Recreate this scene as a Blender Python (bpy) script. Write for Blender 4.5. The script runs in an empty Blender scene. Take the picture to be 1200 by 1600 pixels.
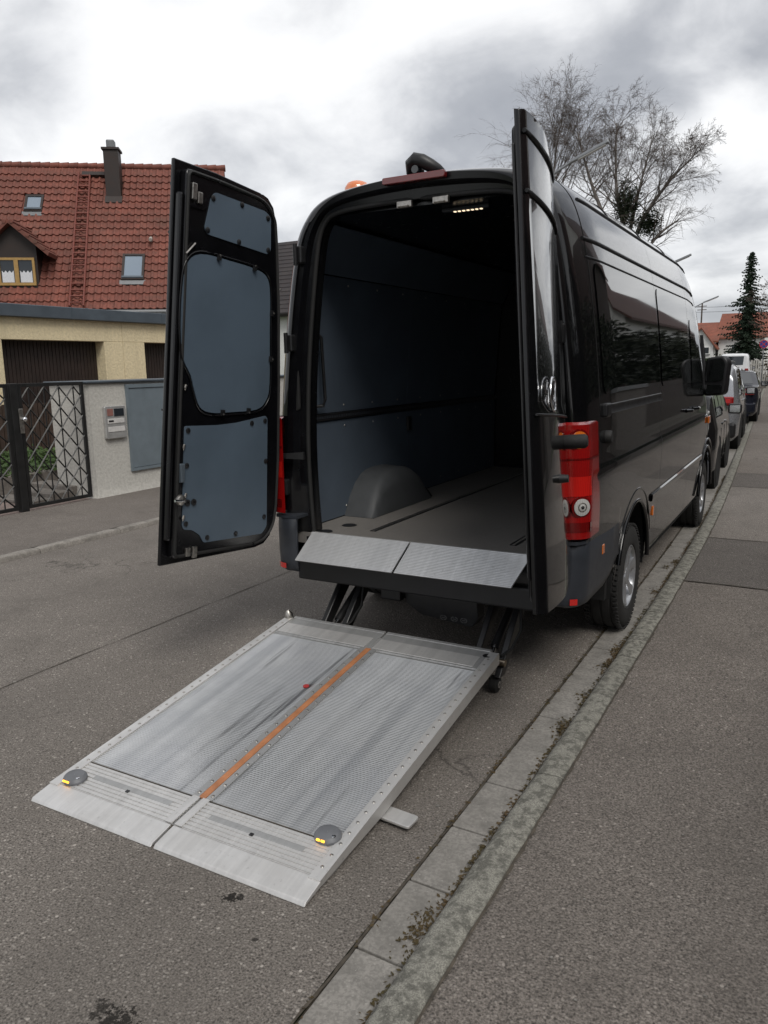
import bpy, math, random
from mathutils import Vector, Matrix, noise as mnoise
random.seed(7)
PI = math.pi
sc = bpy.context.scene
COL = sc.collection

# ------------------------------------------------------------------ camera
F_PX, YAW, PITCH, ROLL = 1205.0, 0.510057, 0.1870497, -0.0174533
CAM = Vector((1.96959, -3.83088, 1.75547))
fw = Vector((-math.sin(YAW)*math.cos(PITCH), math.cos(YAW)*math.cos(PITCH), -math.sin(PITCH)))
rt = Vector((math.cos(YAW), math.sin(YAW), 0)); up = rt.cross(fw)
r2 = rt*math.cos(ROLL) + up*math.sin(ROLL); u2 = up*math.cos(ROLL) - rt*math.sin(ROLL)
cd = bpy.data.cameras.new('camera'); cam = bpy.data.objects.new('camera', cd); COL.objects.link(cam)
m3 = Matrix((r2, u2, -fw)).transposed()
cam.matrix_world = Matrix.Translation(CAM) @ m3.to_4x4()
cd.sensor_fit = 'VERTICAL'; cd.sensor_height = 36.0; cd.lens = 36.0*F_PX/1600.0
cd.clip_start = 0.05; cd.clip_end = 2000
sc.camera = cam

# ------------------------------------------------------------------ world, sun, exposure
SUN_EL, SUN_AZ = math.radians(50), math.radians(132)      # azimuth measured from +Y towards +X
w = bpy.data.worlds.new('World'); sc.world = w; w.use_nodes = True
nt = w.node_tree; nt.nodes.clear()
def N(t, **k):
    n = nt.nodes.new(t)
    for a, v in k.items(): setattr(n, a, v)
    return n
out = N('ShaderNodeOutputWorld'); mixs = N('ShaderNodeMixShader')
sky = N('ShaderNodeTexSky', sky_type='NISHITA'); sky.sun_disc = False
sky.sun_elevation = SUN_EL; sky.sun_rotation = SUN_AZ
b1 = N('ShaderNodeBackground'); b1.inputs[1].default_value = 0.10
nt.links.new(sky.outputs[0], b1.inputs[0])
b2 = N('ShaderNodeBackground'); b2.inputs[1].default_value = 1.0
tc = N('ShaderNodeTexCoord'); sep = N('ShaderNodeSeparateXYZ'); nt.links.new(tc.outputs['Generated'], sep.inputs[0])
def M(op, a, b=None, c=None):
    n = N('ShaderNodeMath', operation=op)
    for i, v in enumerate((a, b, c)):
        if v is None: continue
        if isinstance(v, (int, float)): n.inputs[i].default_value = v
        else: nt.links.new(v, n.inputs[i])
    return n.outputs[0]
zz = M('ADD', M('MAXIMUM', sep.outputs[2], 0.0), 0.38)
cx_ = M('DIVIDE', sep.outputs[0], zz); cy_ = M('DIVIDE', sep.outputs[1], zz)
comb = N('ShaderNodeCombineXYZ'); nt.links.new(cx_, comb.inputs[0]); nt.links.new(cy_, comb.inputs[1]); comb.inputs[2].default_value = 11.2
def NZ(scale, detail, rough, dist=0.0, vec=None):
    n = N('ShaderNodeTexNoise'); n.inputs['Scale'].default_value = scale; n.inputs['Detail'].default_value = detail
    n.inputs['Roughness'].default_value = rough; n.inputs['Distortion'].default_value = dist
    nt.links.new(vec or comb.outputs[0], n.inputs['Vector']); return n.outputs[0]
big = NZ(1.5, 3.0, 0.5, 0.2); mid = NZ(3.4, 8.0, 0.54, 0.25); fine = NZ(7.0, 6.0, 0.6)
cl = M('ADD', M('MULTIPLY', big, 0.55), M('ADD', M('MULTIPLY', mid, 0.39), M('MULTIPLY', fine, 0.06)))
ramp = N('ShaderNodeValToRGB'); nt.links.new(cl, ramp.inputs[0])
cr = ramp.color_ramp
cr.elements[0].position = 0.36; cr.elements[0].color = (0.32, 0.333, 0.363, 1)
cr.elements[1].position = 0.62; cr.elements[1].color = (0.93, 0.93, 0.93, 1)
for p_, c_ in ((0.43, (0.40, 0.412, 0.44, 1)), (0.475, (0.53, 0.54, 0.562, 1)), (0.515, (0.68, 0.687, 0.703, 1)), (0.56, (0.82, 0.823, 0.83, 1))):
    e = cr.elements.new(p_); e.color = c_
nt.links.new(ramp.outputs[0], b2.inputs[0])
mixs.inputs[0].default_value = 0.93
nt.links.new(b1.outputs[0], mixs.inputs[1]); nt.links.new(b2.outputs[0], mixs.inputs[2]); nt.links.new(mixs.outputs[0], out.inputs[0])
sd = bpy.data.lights.new('sun', 'SUN'); sd.energy = 1.5; sd.angle = math.radians(25); sd.color = (1.0, 0.96, 0.9)
sun = bpy.data.objects.new('sun', sd); COL.objects.link(sun)
sdir = Vector((math.sin(SUN_AZ)*math.cos(SUN_EL), math.cos(SUN_AZ)*math.cos(SUN_EL), math.sin(SUN_EL)))
sun.rotation_euler = sdir.to_track_quat('Z', 'Y').to_euler(); sun.location = (20, -10, 30)
vs = sc.view_settings; vs.view_transform = 'Standard'; vs.look = 'None'; vs.exposure = 0.30; vs.gamma = 1.0; vs.use_curve_mapping = False
sc.cycles.max_bounces = 8

# ------------------------------------------------------------------ materials
MATS = {}
class NT:
    def __init__(s, name):
        s.m = bpy.data.materials.new(name); s.m.use_nodes = True; s.t = s.m.node_tree
        s.p = s.t.nodes['Principled BSDF']; s.tc = None
    def n(s, t, **k):
        x = s.t.nodes.new(t)
        for a, v in k.items(): setattr(x, a, v)
        return x
    def l(s, a, b): s.t.links.new(a, b)
    def obj(s):
        if not s.tc: s.tc = s.n('ShaderNodeTexCoord')
        return s.tc.outputs['Object']
    def world(s):
        g = s.n('ShaderNodeNewGeometry'); return g.outputs['Position']
    def mapping(s, vec, scale=(1, 1, 1), rot=(0, 0, 0), loc=(0, 0, 0)):
        x = s.n('ShaderNodeMapping'); x.inputs['Scale'].default_value = scale; x.inputs['Rotation'].default_value = rot; x.inputs['Location'].default_value = loc
        s.l(vec, x.inputs[0]); return x.outputs[0]
    def noise(s, vec, scale, detail=4, rough=.55, dist=0):
        x = s.n('ShaderNodeTexNoise'); x.inputs['Scale'].default_value = scale; x.inputs['Detail'].default_value = detail
        x.inputs['Roughness'].default_value = rough; x.inputs['Distortion'].default_value = dist; s.l(vec, x.inputs['Vector']); return x.outputs[0]
    def voro(s, vec, scale, feature='F1', rnd=1.0):
        x = s.n('ShaderNodeTexVoronoi', feature=feature); x.inputs['Scale'].default_value = scale; x.inputs['Randomness'].default_value = rnd
        s.l(vec, x.inputs['Vector']); return x
    def ramp(s, fac, stops):
        x = s.n('ShaderNodeValToRGB'); s.l(fac, x.inputs[0]); el = x.color_ramp.elements
        while len(el) < len(stops): el.new(0.5)
        for e, (p, c) in zip(el, stops):
            e.position = p; e.color = (c, c, c, 1) if isinstance(c, (int, float)) else (*c, 1)
        return x.outputs[0]
    def mix(s, fac, a, b, mode='MIX'):
        x = s.n('ShaderNodeMix', data_type='RGBA', blend_type=mode)
        for i, v in ((0, fac), (6, a), (7, b)):
            if isinstance(v, (int, float)): x.inputs[i].default_value = v if i == 0 else (v, v, v, 1)
            elif isinstance(v, tuple): x.inputs[i].default_value = (*v, 1)
            else: s.l(v, x.inputs[i])
        return x.outputs[2]
    def math(s, op, a, b=0.0):
        x = s.n('ShaderNodeMath', operation=op)
        for i, v in enumerate((a, b)):
            if isinstance(v, (int, float)): x.inputs[i].default_value = v
            else: s.l(v, x.inputs[i])
        return x.outputs[0]
    def bump(s, h, strength=.3, dist=.01, normal=None):
        x = s.n('ShaderNodeBump'); x.inputs['Strength'].default_value = strength; x.inputs['Distance'].default_value = dist
        s.l(h, x.inputs['Height'])
        if normal: s.l(normal, x.inputs['Normal'])
        s.l(x.outputs[0], s.p.inputs['Normal']); return x.outputs[0]
    def set(s, **k):
        for a, v in k.items():
            i = s.p.inputs[a.replace('_', ' ')]
            if hasattr(v, 'is_linked') or not isinstance(v, (int, float, tuple)): s.l(v, i)
            else: i.default_value = (*v, 1) if isinstance(v, tuple) and len(v) == 3 else v
        return s
def plain(name, col, rough=.5, metal=0.0, var=.12, scale=12.0, bump=0.0, **k):
    if name in MATS: return MATS[name]
    a = NT(name); v = a.noise(a.obj(), scale, 5, .6)
    lo = tuple(c*(1-var) for c in col); hi = tuple(min(1, c*(1+var)) for c in col)
    a.set(Base_Color=a.ramp(v, [(.3, lo), (.7, hi)]), Roughness=a.ramp(v, [(.3, max(0, rough*.85)), (.7, min(1, rough*1.12))]), Metallic=metal)
    if bump: a.bump(a.noise(a.obj(), scale*6, 4), bump, .005)
    for kk, vv in k.items(): a.set(**{kk: vv})
    MATS[name] = a.m; return a.m
def emit(name, col, strength):
    a = NT(name); a.set(Base_Color=col, Emission_Color=col, Emission_Strength=strength); MATS[name] = a.m; return a.m

def asphalt(name, base, stone, stain=False, patch=.25, cracks=.6):
    a = NT(name); P = a.world()
    v1 = a.voro(P, 75); v2 = a.voro(a.mapping(P, loc=(3.3, 1.7, 0)), 48); v3 = a.voro(a.mapping(P, loc=(7.1, 4.2, 0)), 95)
    n1 = a.noise(P, .38, 5, .62); n2 = a.noise(P, 2.4, 6, .65); n3 = a.noise(P, 140, 4, .7); n4 = a.noise(a.mapping(P, (1.5, .07, 1)), 1.0, 4, .6)
    k = lambda f, c=base: tuple(x*f for x in c)
    c = a.ramp(n3, [(.34, k(.30)), (.5, k(.95)), (.66, k(1.7))])
    c = a.mix(a.math('MULTIPLY', a.ramp(v3.outputs['Color'], [(.50, 0.), (.62, 1.)]), a.ramp(v3.outputs['Distance'], [(.25, .85), (.45, 0.)])), c, k(.25))
    c = a.mix(a.math('MULTIPLY', a.ramp(v1.outputs['Color'], [(.48, 0.), (.70, 1.)]), a.ramp(v1.outputs['Distance'], [(.24, .80), (.42, 0.)])), c, stone)
    c = a.mix(a.math('MULTIPLY', a.ramp(v2.outputs['Color'], [(.76, 0.), (.84, 1.)]), a.ramp(v2.outputs['Distance'], [(.20, .85), (.32, 0.)])), c, k(1.35, stone))
    c = a.mix(a.ramp(n1, [(.35, .0), (.68, patch)]), c, k(.50))
    c = a.mix(a.ramp(n2, [(.28, .35), (.50, .0)]), c, k(.48))
    c = a.mix(a.ramp(n4, [(.45, .0), (.70, .28)]), c, k(.55))
    if cracks:
        wob = a.n('ShaderNodeVectorMath', operation='ADD'); a.l(P, wob.inputs[0]); nz = a.n('ShaderNodeTexNoise'); nz.inputs['Scale'].default_value = 3.0; nz.inputs['Detail'].default_value = 6; a.l(P, nz.inputs['Vector'])
        scl = a.n('ShaderNodeVectorMath', operation='SCALE'); a.l(nz.outputs['Color'], scl.inputs[0]); scl.inputs['Scale'].default_value = .5; a.l(scl.outputs[0], wob.inputs[1])
        ed = a.voro(wob.outputs[0], .42, 'DISTANCE_TO_EDGE').outputs['Distance']
        m = a.math('MULTIPLY', a.ramp(ed, [(.0012, cracks), (.0045, 0.)]), a.ramp(a.noise(P, .5, 3), [(.50, 0.), (.58, 1.)]))
        c = a.mix(m, c, (.03, .027, .024))
    if stain:
        for (sx, sy, r, dark) in ((.427, -2.62, .055, .9), (.345, -2.60, .03, .8), (.363, -2.07, .024, .95), (.39, -2.055, .015, .9), (.56, -2.19, .010, .8)):
            d = a.n('ShaderNodeVectorMath', operation='DISTANCE'); a.l(P, d.inputs[0]); d.inputs[1].default_value = (sx, sy, 0)
            m = a.math('ADD', a.math('DIVIDE', d.outputs['Value'], r), a.math('MULTIPLY', a.math('SUBTRACT', a.noise(P, 42, 5, .75), .5), 6.0))
            c = a.mix(a.ramp(m, [(.75, dark), (1.0, 0.)]), c, (.016, .014, .012))
    h = a.math('ADD', a.ramp(v1.outputs['Distance'], [(0, 1), (.5, 0)]), a.math('MULTIPLY', n3, 1.2))
    a.set(Base_Color=c, Roughness=.9, Specular_IOR_Level=.22); a.bump(h, .8, .006)
    MATS[name] = a.m; return a.m
ASPH = asphalt('asphalt_road', (.205, .184, .164), (.43, .395, .355), stain=True, patch=.45)
ASPH_P = asphalt('asphalt_pavement', (.196, .174, .155), (.37, .335, .30), patch=.42)
ASPH_N = asphalt('asphalt_patch_new', (.143, .129, .118), (.29, .27, .25), patch=.25)
ASPH_L = asphalt('asphalt_patch_light', (.215, .194, .175), (.36, .335, .305), patch=.2)

def concrete(name, base, dark=.5, scale=1., rnd=.25, speck=.5, lo=.36, hi=.70):
    a = NT(name); P = a.world(); oi = a.n('ShaderNodeObjectInfo')
    n1 = a.noise(P, 9*scale, 6, .65); n2 = a.noise(P, 70*scale, 4, .6); v = a.voro(P, 190)
    c = a.ramp(n1, [(lo, tuple(x*dark for x in base)), (.52, base), (hi, tuple(x*1.18 for x in base))])
    c = a.mix(a.ramp(n2, [(.42, speck), (.56, 0.)]), c, tuple(x*.55 for x in base))
    c = a.mix(a.ramp(v.outputs['Color'], [(.8, 0.), (.95, .5)]), c, tuple(min(1, x*1.5) for x in base))
    c = a.mix(a.math('MULTIPLY', oi.outputs['Random'], rnd), c, tuple(x*.6 for x in base))
    a.set(Base_Color=c, Roughness=.9, Specular_IOR_Level=.2); a.bump(a.math('ADD', n1, a.math('MULTIPLY', n2, .6)), .7, .006)
    MATS[name] = a.m; return a.m
SLAB = concrete('gutter_slab_concrete', (.245, .232, .212), .72)
KERB = concrete('kerb_granite', (.27, .262, .228), .34, 3.0, .2, .9, lo=.43, hi=.62)
KERB_L = concrete('kerb_worn_concrete', (.27, .25, .225), .65)
DIRT = plain('joint_dirt', (.06, .05, .038), .95, var=.5, scale=30)

def paint(name, col, rough=.12, flake=.0, coat=1.0, ior=1.5):
    a = NT(name); n1 = a.noise(a.obj(), 2.2, 4, .6); n2 = a.noise(a.obj(), 60, 4, .6)
    d = tuple(x*.85+.004 for x in col)
    a.set(Base_Color=a.mix(a.ramp(n1, [(.4, 0.), (.7, .5)]), col, d), Metallic=flake, Roughness=a.ramp(n2, [(.3, rough*.7), (.7, rough*1.25)]),
          Coat_Weight=coat, Coat_IOR=ior, Coat_Roughness=.03, Specular_IOR_Level=.08)
    MATS[name] = a.m; return a.m
BLACKP = paint('van_black_paint', (.0035, .0036, .0042), .22, coat=.95, ior=1.45)
GREYPL = plain('anthracite_plastic', (.030, .034, .042), .42, var=.15, scale=8, bump=.05)
BLK = plain('black_plastic', (.010, .010, .011), .45, var=.2)
BLKM = plain('black_satin_steel', (.012, .012, .013), .38, var=.3)
RUB = plain('black_rubber', (.011, .011, .011), .75, var=.3, scale=40)
TYRE = plain('tyre_rubber', (.016, .0155, .015), .82, var=.35, scale=30, bump=.1)
DOORIN = plain('door_inner_black_paint', (.004, .004, .005), .25, var=.2)
DARKHOLE = plain('unlit_cavity_black', (.004, .004, .004), .9)
CHROME = plain('chrome', (.75, .76, .78), .12, 1.0, var=.05)
STEEL = plain('zinc_steel', (.42, .40, .37), .4, 1.0, var=.3, scale=40)
BRASSY = plain('greased_pin_steel', (.30, .25, .19), .4, 1.0, var=.3, scale=40)
ALLOY = plain('silver_alloy_paint', (.42, .43, .45), .32, .7, var=.1)
def panel(name, col):
    a = NT(name); P = a.obj(); n = a.noise(P, 1.6, 4, .6); n2 = a.noise(a.mapping(P, (30, 30, 2), (.3, .5, 0)), 1.0, 3, .6)
    c = a.ramp(n, [(.35, tuple(x*.86 for x in col)), (.65, tuple(x*1.1 for x in col))])
    c = a.mix(a.ramp(n2, [(.70, 0.), (.76, .25)]), c, tuple(x*1.5 for x in col))
    a.set(Base_Color=c, Roughness=.5, Specular_IOR_Level=.35); MATS[name] = a.m; return a.m
PANEL = panel('blue_grey_board', (.082, .112, .146))
WALLP = panel('blue_grey_lining_board', (.080, .102, .132))
FLOORM = plain('van_floor_antislip', (.19, .178, .165), .6, var=.18, scale=60, bump=.15)
def glass_dark(name, col=(.004, .005, .005), rough=.02):
    a = NT(name); n = a.noise(a.obj(), 1.5, 3); a.set(Base_Color=col, Roughness=a.ramp(n, [(.3, rough), (.7, rough*2)]), Specular_IOR_Level=.6, IOR=1.52, Coat_Weight=.3, Coat_Roughness=.02)
    MATS[name] = a.m; return a.m
TINT = glass_dark('privacy_glass')
WINDARK = glass_dark('window_glass', (.02, .025, .03))
def lens(name, col, rough=.08, em=0):
    a = NT(name); wv = a.n('ShaderNodeTexWave'); wv.inputs['Scale'].default_value = 45; a.l(a.obj(), wv.inputs[0])
    a.set(Base_Color=a.mix(a.ramp(wv.outputs[0], [(0, 0.), (1, .35)]), col, tuple(x*.5 for x in col)), Roughness=rough, Coat_Weight=1.0, Coat_Roughness=.03, Specular_IOR_Level=.6)
    a.bump(wv.outputs[0], .15, .002)
    MATS[name] = a.m; return a.m
REDL = lens('red_lamp_lens', (.29, .006, .006)); REDB = lens('bright_red_lens', (.55, .014, .010)); REDD = lens('deep_red_lens', (.14, .004, .004))
AMBL = lens('amber_lens', (.65, .16, .02)); CLEARL = lens('clear_reflector_lens', (.5, .5, .48)); ORANGEB = lens('orange_beacon_dome', (.8, .22, .06))
def alu(name, col, rough=.42, streak=.5, dirt=.3):
    a = NT(name); P = a.obj(); s1 = a.noise(a.mapping(P, (28, 1.1, 1)), 1.0, 5, .65); s2 = a.noise(P, 3.2, 5, .65); s3 = a.noise(P, 45, 4, .6)
    c = a.ramp(s1, [(.3, tuple(x*(1-streak*.5) for x in col)), (.5, col), (.75, tuple(min(1, x*1.15) for x in col))])
    c = a.mix(a.ramp(s2, [(.38, dirt), (.62, 0.)]), c, tuple(x*.5 for x in col))
    c = a.mix(a.ramp(s3, [(.62, 0.), (.75, .25)]), c, (.10, .09, .08))
    a.set(Base_Color=c, Metallic=.75, Roughness=a.ramp(s2, [(.3, rough*1.25), (.7, rough*.8)]))
    MATS[name] = a.m; return a.m
ALU = alu('mill_aluminium', (.62, .625, .635)); ALU2 = alu('pale_aluminium_profile', (.70, .69, .675), .55, .2, .3); ALU3 = alu('worn_flat_aluminium', (.48, .48, .475), .55, .25, .3)
def alu_deck():
    a = NT('scratched_ribbed_deck'); P = a.world(); s1 = a.noise(a.mapping(P, (13, .5, 1), (0, 0, .03)), 1.0, 5, .6); s2 = a.noise(P, 2.6, 5, .65); s4 = a.noise(a.mapping(P, (11, .9, 1), (0, 0, .16), (3.3, 1, 0)), 1.0, 4, .6)
    s5 = a.noise(a.mapping(P, (70, 1.2, 1), (0, 0, .14)), 1.0, 3, .5)
    col = (.66, .66, .655)
    c = a.ramp(s1, [(.30, (.52, .525, .53)), (.48, col), (.72, (.74, .74, .735))])
    c = a.mix(a.ramp(s2, [(.36, .45), (.58, 0.)]), c, (.47, .48, .50))
    c = a.mix(a.math('MULTIPLY', a.ramp(s4, [(.585, 0.), (.68, .75)]), a.ramp(s5, [(.38, .1), (.6, 1.)])), c, (.13, .13, .135))
    a.set(Base_Color=c, Metallic=.88, Roughness=a.ramp(s2, [(.3, .42), (.7, .29)]))
    MATS['deck'] = a.m; return a.m
DECK = alu_deck(); PLATEA = alu('clean_plate_aluminium', (.66, .665, .67), .55, .12, .2)
ORANGE = plain('orange_hinge_strip', (.40, .165, .072), .55, var=.2, scale=18)
def render_wall(name, col, b=.9, sc_=28):
    a = NT(name); P = a.world(); n = a.noise(P, sc_, 6, .65); n2 = a.noise(P, 1.3, 5, .6); n3 = a.noise(a.mapping(P, (3, 3, .35)), 1.2, 5, .6)
    c = a.ramp(n, [(.3, tuple(x*.78 for x in col)), (.6, col)])
    c = a.mix(a.ramp(n2, [(.35, .25), (.6, 0.)]), c, tuple(x*.7 for x in col)); c = a.mix(a.ramp(n3, [(.55, 0.), (.75, .3)]), c, tuple(x*.55 for x in col))
    a.set(Base_Color=c, Roughness=.92, Specular_IOR_Level=.15); a.bump(n, b, .02); MATS[name] = a.m; return a.m
YELLOW = render_wall('rough_yellow_render', (.74, .635, .42), .7, 20); WHITEW = render_wall('weathered_white_render', (.53, .515, .475), .4); WHITEH = render_wall('white_house_render', (.74, .74, .72), .3)
def tile_mat(name, col):
    a = NT(name); oi = a.n('ShaderNodeObjectInfo'); P = a.world(); n = a.noise(P, 1.1, 5, .65); n2 = a.noise(P, 7, 5, .6); v = a.voro(P, 3.6)
    c = a.ramp(n, [(.3, tuple(x*.7 for x in col)), (.55, col), (.75, tuple(x*1.2 for x in col))])
    c = a.mix(a.ramp(n2, [(.45, 0.), (.7, .55)]), c, (.05, .03, .022))
    c = a.mix(a.math('MULTIPLY', oi.outputs['Random'], .3), c, tuple(x*.5 for x in col))
    c = a.mix(a.ramp(v.outputs['Color'], [(.35, 0.), (.9, .5)]), c, tuple(x*.55 for x in col))
    c = a.mix(a.ramp(a.noise(P, .6, 6, .7), [(.52, 0.), (.72, .35)]), c, (.07, .062, .045))
    a.set(Base_Color=c, Roughness=.75); MATS[name] = a.m; return a.m
TILE = tile_mat('red_clay_tile', (.215, .068, .046)); TILE2 = tile_mat('orange_red_tile', (.26, .075, .04)); TILEB = tile_mat('dark_brown_red_tile', (.085, .028, .020)); TILED = tile_mat('dark_slate_tile', (.035, .030, .032))
BROWN = plain('dark_brown_cladding', (.022, .013, .010), .6, var=.3, scale=6)
BROWNF = plain('dark_brown_fence', (.030, .017, .012), .7, var=.3, scale=5); BROWNH = plain('brown_timber_facade', (.035, .018, .013), .75, var=.3, scale=4); BROWNW = plain('brown_stained_boards', (.040, .024, .016), .7, var=.35, scale=9)
GREYM = plain('grey_blue_sheet_metal', (.085, .105, .125), .45, .2, var=.12, scale=3)
CABG = plain('grey_steel_cabinet', (.165, .20, .225), .42, .1, var=.1, scale=5)
IRON = plain('black_wrought_iron', (.010, .010, .010), .5, var=.3)
WOODF = plain('yellow_wood_frame', (.36, .22, .07), .5, var=.15)
WHITEP = plain('white_paint', (.72, .72, .70), .45, var=.06)
CURT = plain('white_net_curtain', (.62, .63, .66), .9, var=.12, scale=30)
LEADG = plain('grey_flashing', (.16, .165, .17), .5, .3, var=.2)
GREYPO = plain('galvanised_pole', (.28, .29, .30), .5, .6, var=.15)
BARK = plain('birch_bark', (.16, .14, .125), .9, var=.55, scale=7); TWIG = plain('bare_twigs', (.085, .066, .056), .9, var=.4, scale=3)
def leaf(name, a_, b_):
    x = NT(name); oi = x.noise(x.world(), 2.2, 5, .7); x.set(Base_Color=x.ramp(oi, [(.3, a_), (.7, b_)]), Roughness=.65, Specular_IOR_Level=.3); MATS[name] = x.m; return x.m
SPRUCE = leaf('spruce_needles', (.010, .021, .013), (.042, .066, .038)); IVY = leaf('ivy_leaves', (.010, .016, .008), (.030, .045, .018)); GCOV = leaf('ground_cover_leaves', (.022, .050, .014), (.075, .12, .035))
HEDGE = leaf('hedge_leaves', (.018, .036, .012), (.055, .085, .028)); HEDGE2 = leaf('dark_hedge_leaves', (.008, .012, .006), (.028, .034, .015)); BRUSH = leaf('brown_bush_twigs', (.045, .034, .018), (.12, .085, .04)); MOSS = leaf('moss_and_leaf_litter', (.045, .040, .014), (.085, .052, .025))
GRASSM = leaf('garden_lawn', (.030, .048, .016), (.07, .09, .03))
FLAG = concrete('flagstone', (.30, .235, .21), .75); STEP = concrete('concrete_step', (.22, .20, .18), .7)

# ------------------------------------------------------------------ mesh helpers
class B:
    def __init__(s): s.v = []; s.f = []
    def add(s, vs, fs):
        o = len(s.v); s.v += [tuple(v) for v in vs]; s.f += [tuple(i+o for i in f) for f in fs]; return s
    def box(s, c, d, mt=None):
        x, y, z = (k/2 for k in d); P = [Vector((sx*x, sy*y, sz*z)) for sx in (-1, 1) for sy in (-1, 1) for sz in (-1, 1)]
        if mt is not None: P = [mt @ p for p in P]
        c = Vector(c); return s.add([p+c for p in P], [(0, 1, 3, 2), (4, 6, 7, 5), (0, 4, 5, 1), (2, 3, 7, 6), (0, 2, 6, 4), (1, 5, 7, 3)])
    def bx(s, a, b): return s.box([(p+q)/2 for p, q in zip(a, b)], [abs(q-p) for p, q in zip(a, b)])
    def hexa(s, lo, hi):     # two quads, same winding
        return s.add(list(lo)+list(hi), [(0, 3, 2, 1), (4, 5, 6, 7), (0, 1, 5, 4), (1, 2, 6, 5), (2, 3, 7, 6), (3, 0, 4, 7)])
    def grid(s, rows, closed=False):
        o = len(s.v); n = len(rows[0])
        for r in rows: s.v += [tuple(p) for p in r]
        for i in range(len(rows)-1):
            for j in range(n if closed else n-1):
                k = (j+1) % n; s.f.append((o+i*n+j, o+i*n+k, o+(i+1)*n+k, o+(i+1)*n+j))
        return s
    def tube(s, path, r, n=8, closed=False, caps=True):
        P = [Vector(p) for p in path]; rr = r if isinstance(r, (list, tuple)) else [r]*len(P); rows = []; ref = None
        for i, p in enumerate(P):
            if closed: t = P[(i+1) % len(P)]-P[i-1]
            else: t = P[min(i+1, len(P)-1)]-P[max(i-1, 0)]
            t.normalize()
            if ref is None: ref = Vector((0, 0, 1)) if abs(t.z) < .9 else Vector((1, 0, 0))
            a = t.cross(ref); a.normalize(); b = t.cross(a); ref = -b if False else ref
            rows.append([p + (a*math.cos(2*PI*k/n) + b*math.sin(2*PI*k/n))*rr[i] for k in range(n)])
        if closed: rows.append(rows[0])
        o = len(s.v); s.grid(rows, True)
        if caps and not closed: s.f.append(tuple(o+k for k in range(n))[::-1]); s.f.append(tuple(o+(len(rows)-1)*n+k for k in range(n)))
        return s
    def lathe(s, prof, c, axis='x', n=32, sgn=1):   # prof: (radius, along axis)
        c = Vector(c); rows = []
        for r, h in prof:
            row = []
            for k in range(n):
                t = 2*PI*k/n; a, b = r*math.cos(t), r*math.sin(t)
                row.append(c + (Vector((sgn*h, a, b)) if axis == 'x' else Vector((a, sgn*h, b)) if axis == 'y' else Vector((a, b, sgn*h))))
            rows.append(row)
        return s.grid(rows, True)
    def prism(s, poly, h0, h1, fn):    # poly 2d; fn(u,v,h)->3d
        n = len(poly); a = [fn(u, v, h0) for u, v in poly]; b = [fn(u, v, h1) for u, v in poly]
        return s.add(a+b, [tuple(range(n))[::-1], tuple(range(n, 2*n))] + [(i, (i+1) % n, n+(i+1) % n, n+i) for i in range(n)])
    def build(s, name, mat, parent=None, smooth=0, bevel=0, seg=2, solid=0):
        me = bpy.data.meshes.new(name); me.from_pydata(s.v, [], s.f); me.validate()
        import bmesh
        bm = bmesh.new(); bm.from_mesh(me); bmesh.ops.recalc_face_normals(bm, faces=bm.faces); bm.to_mesh(me); bm.free()
        if smooth:
            me.polygons.foreach_set('use_smooth', [True]*len(me.polygons)); me.set_sharp_from_angle(angle=math.radians(smooth))
        if isinstance(mat, (list, tuple)):
            for k in mat: me.materials.append(k)
        else: me.materials.append(mat)
        o = bpy.data.objects.new(name, me); COL.objects.link(o)
        if parent is not None:
            o.parent = parent; o.matrix_parent_inverse = parent_world(parent).inverted()
        if solid:
            k = o.modifiers.new('thickness', 'SOLIDIFY'); k.thickness = solid; k.offset = -1
        if bevel:
            k = o.modifiers.new('bevel', 'BEVEL'); k.width = bevel; k.segments = seg; k.limit_method = 'ANGLE'; k.angle_limit = math.radians(35)
        return o
def parent_world(o):
    m = o.matrix_basis.copy()
    if o.parent: m = parent_world(o.parent) @ o.matrix_parent_inverse @ m
    return m
def tag(o, label, cat, group=None):
    o['label'] = label; o['category'] = cat
    if group: o['group'] = group
    return o
def thing(name, label, cat, loc=(0, 0, 0), rz=0, group=None):
    o = bpy.data.objects.new(name, None); COL.objects.link(o); o.empty_display_size = .2
    o.matrix_basis = Matrix.Translation(loc) @ Matrix.Rotation(rz, 4, 'Z'); return tag(o, label, cat, group)
def struct(o): o['kind'] = 'structure'; return o
def stuff(o): o['kind'] = 'stuff'; return o
def inst(name, me, parent, mw):
    o = bpy.data.objects.new(name, me); COL.objects.link(o); o.parent = parent; o.matrix_parent_inverse = parent_world(parent).inverted(); o.matrix_basis = mw; return o
def lerp(a, b, t): return a+(b-a)*t
def interp(x, xs, ys):
    if x <= xs[0]: return ys[0]
    for i in range(len(xs)-1):
        if x <= xs[i+1]: return lerp(ys[i], ys[i+1], (x-xs[i])/(xs[i+1]-xs[i]))
    return ys[-1]
def catmull(pts, k=5, closed=False):
    o = []; n = len(pts)
    for i in range(n if closed else n-1):
        g = (lambda j: pts[j % n]) if closed else (lambda j: pts[max(0, min(n-1, j))])
        a, b, c, d = g(i-1), g(i), g(i+1), g(i+2)
        for q in range(k):
            t = q/k; o.append(tuple(.5*(2*b[m]+(c[m]-a[m])*t+(2*a[m]-5*b[m]+4*c[m]-d[m])*t*t+(3*b[m]-a[m]-3*c[m]+d[m])*t**3) for m in range(len(b))))
    if not closed: o.append(tuple(pts[-1]))
    return o
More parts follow.
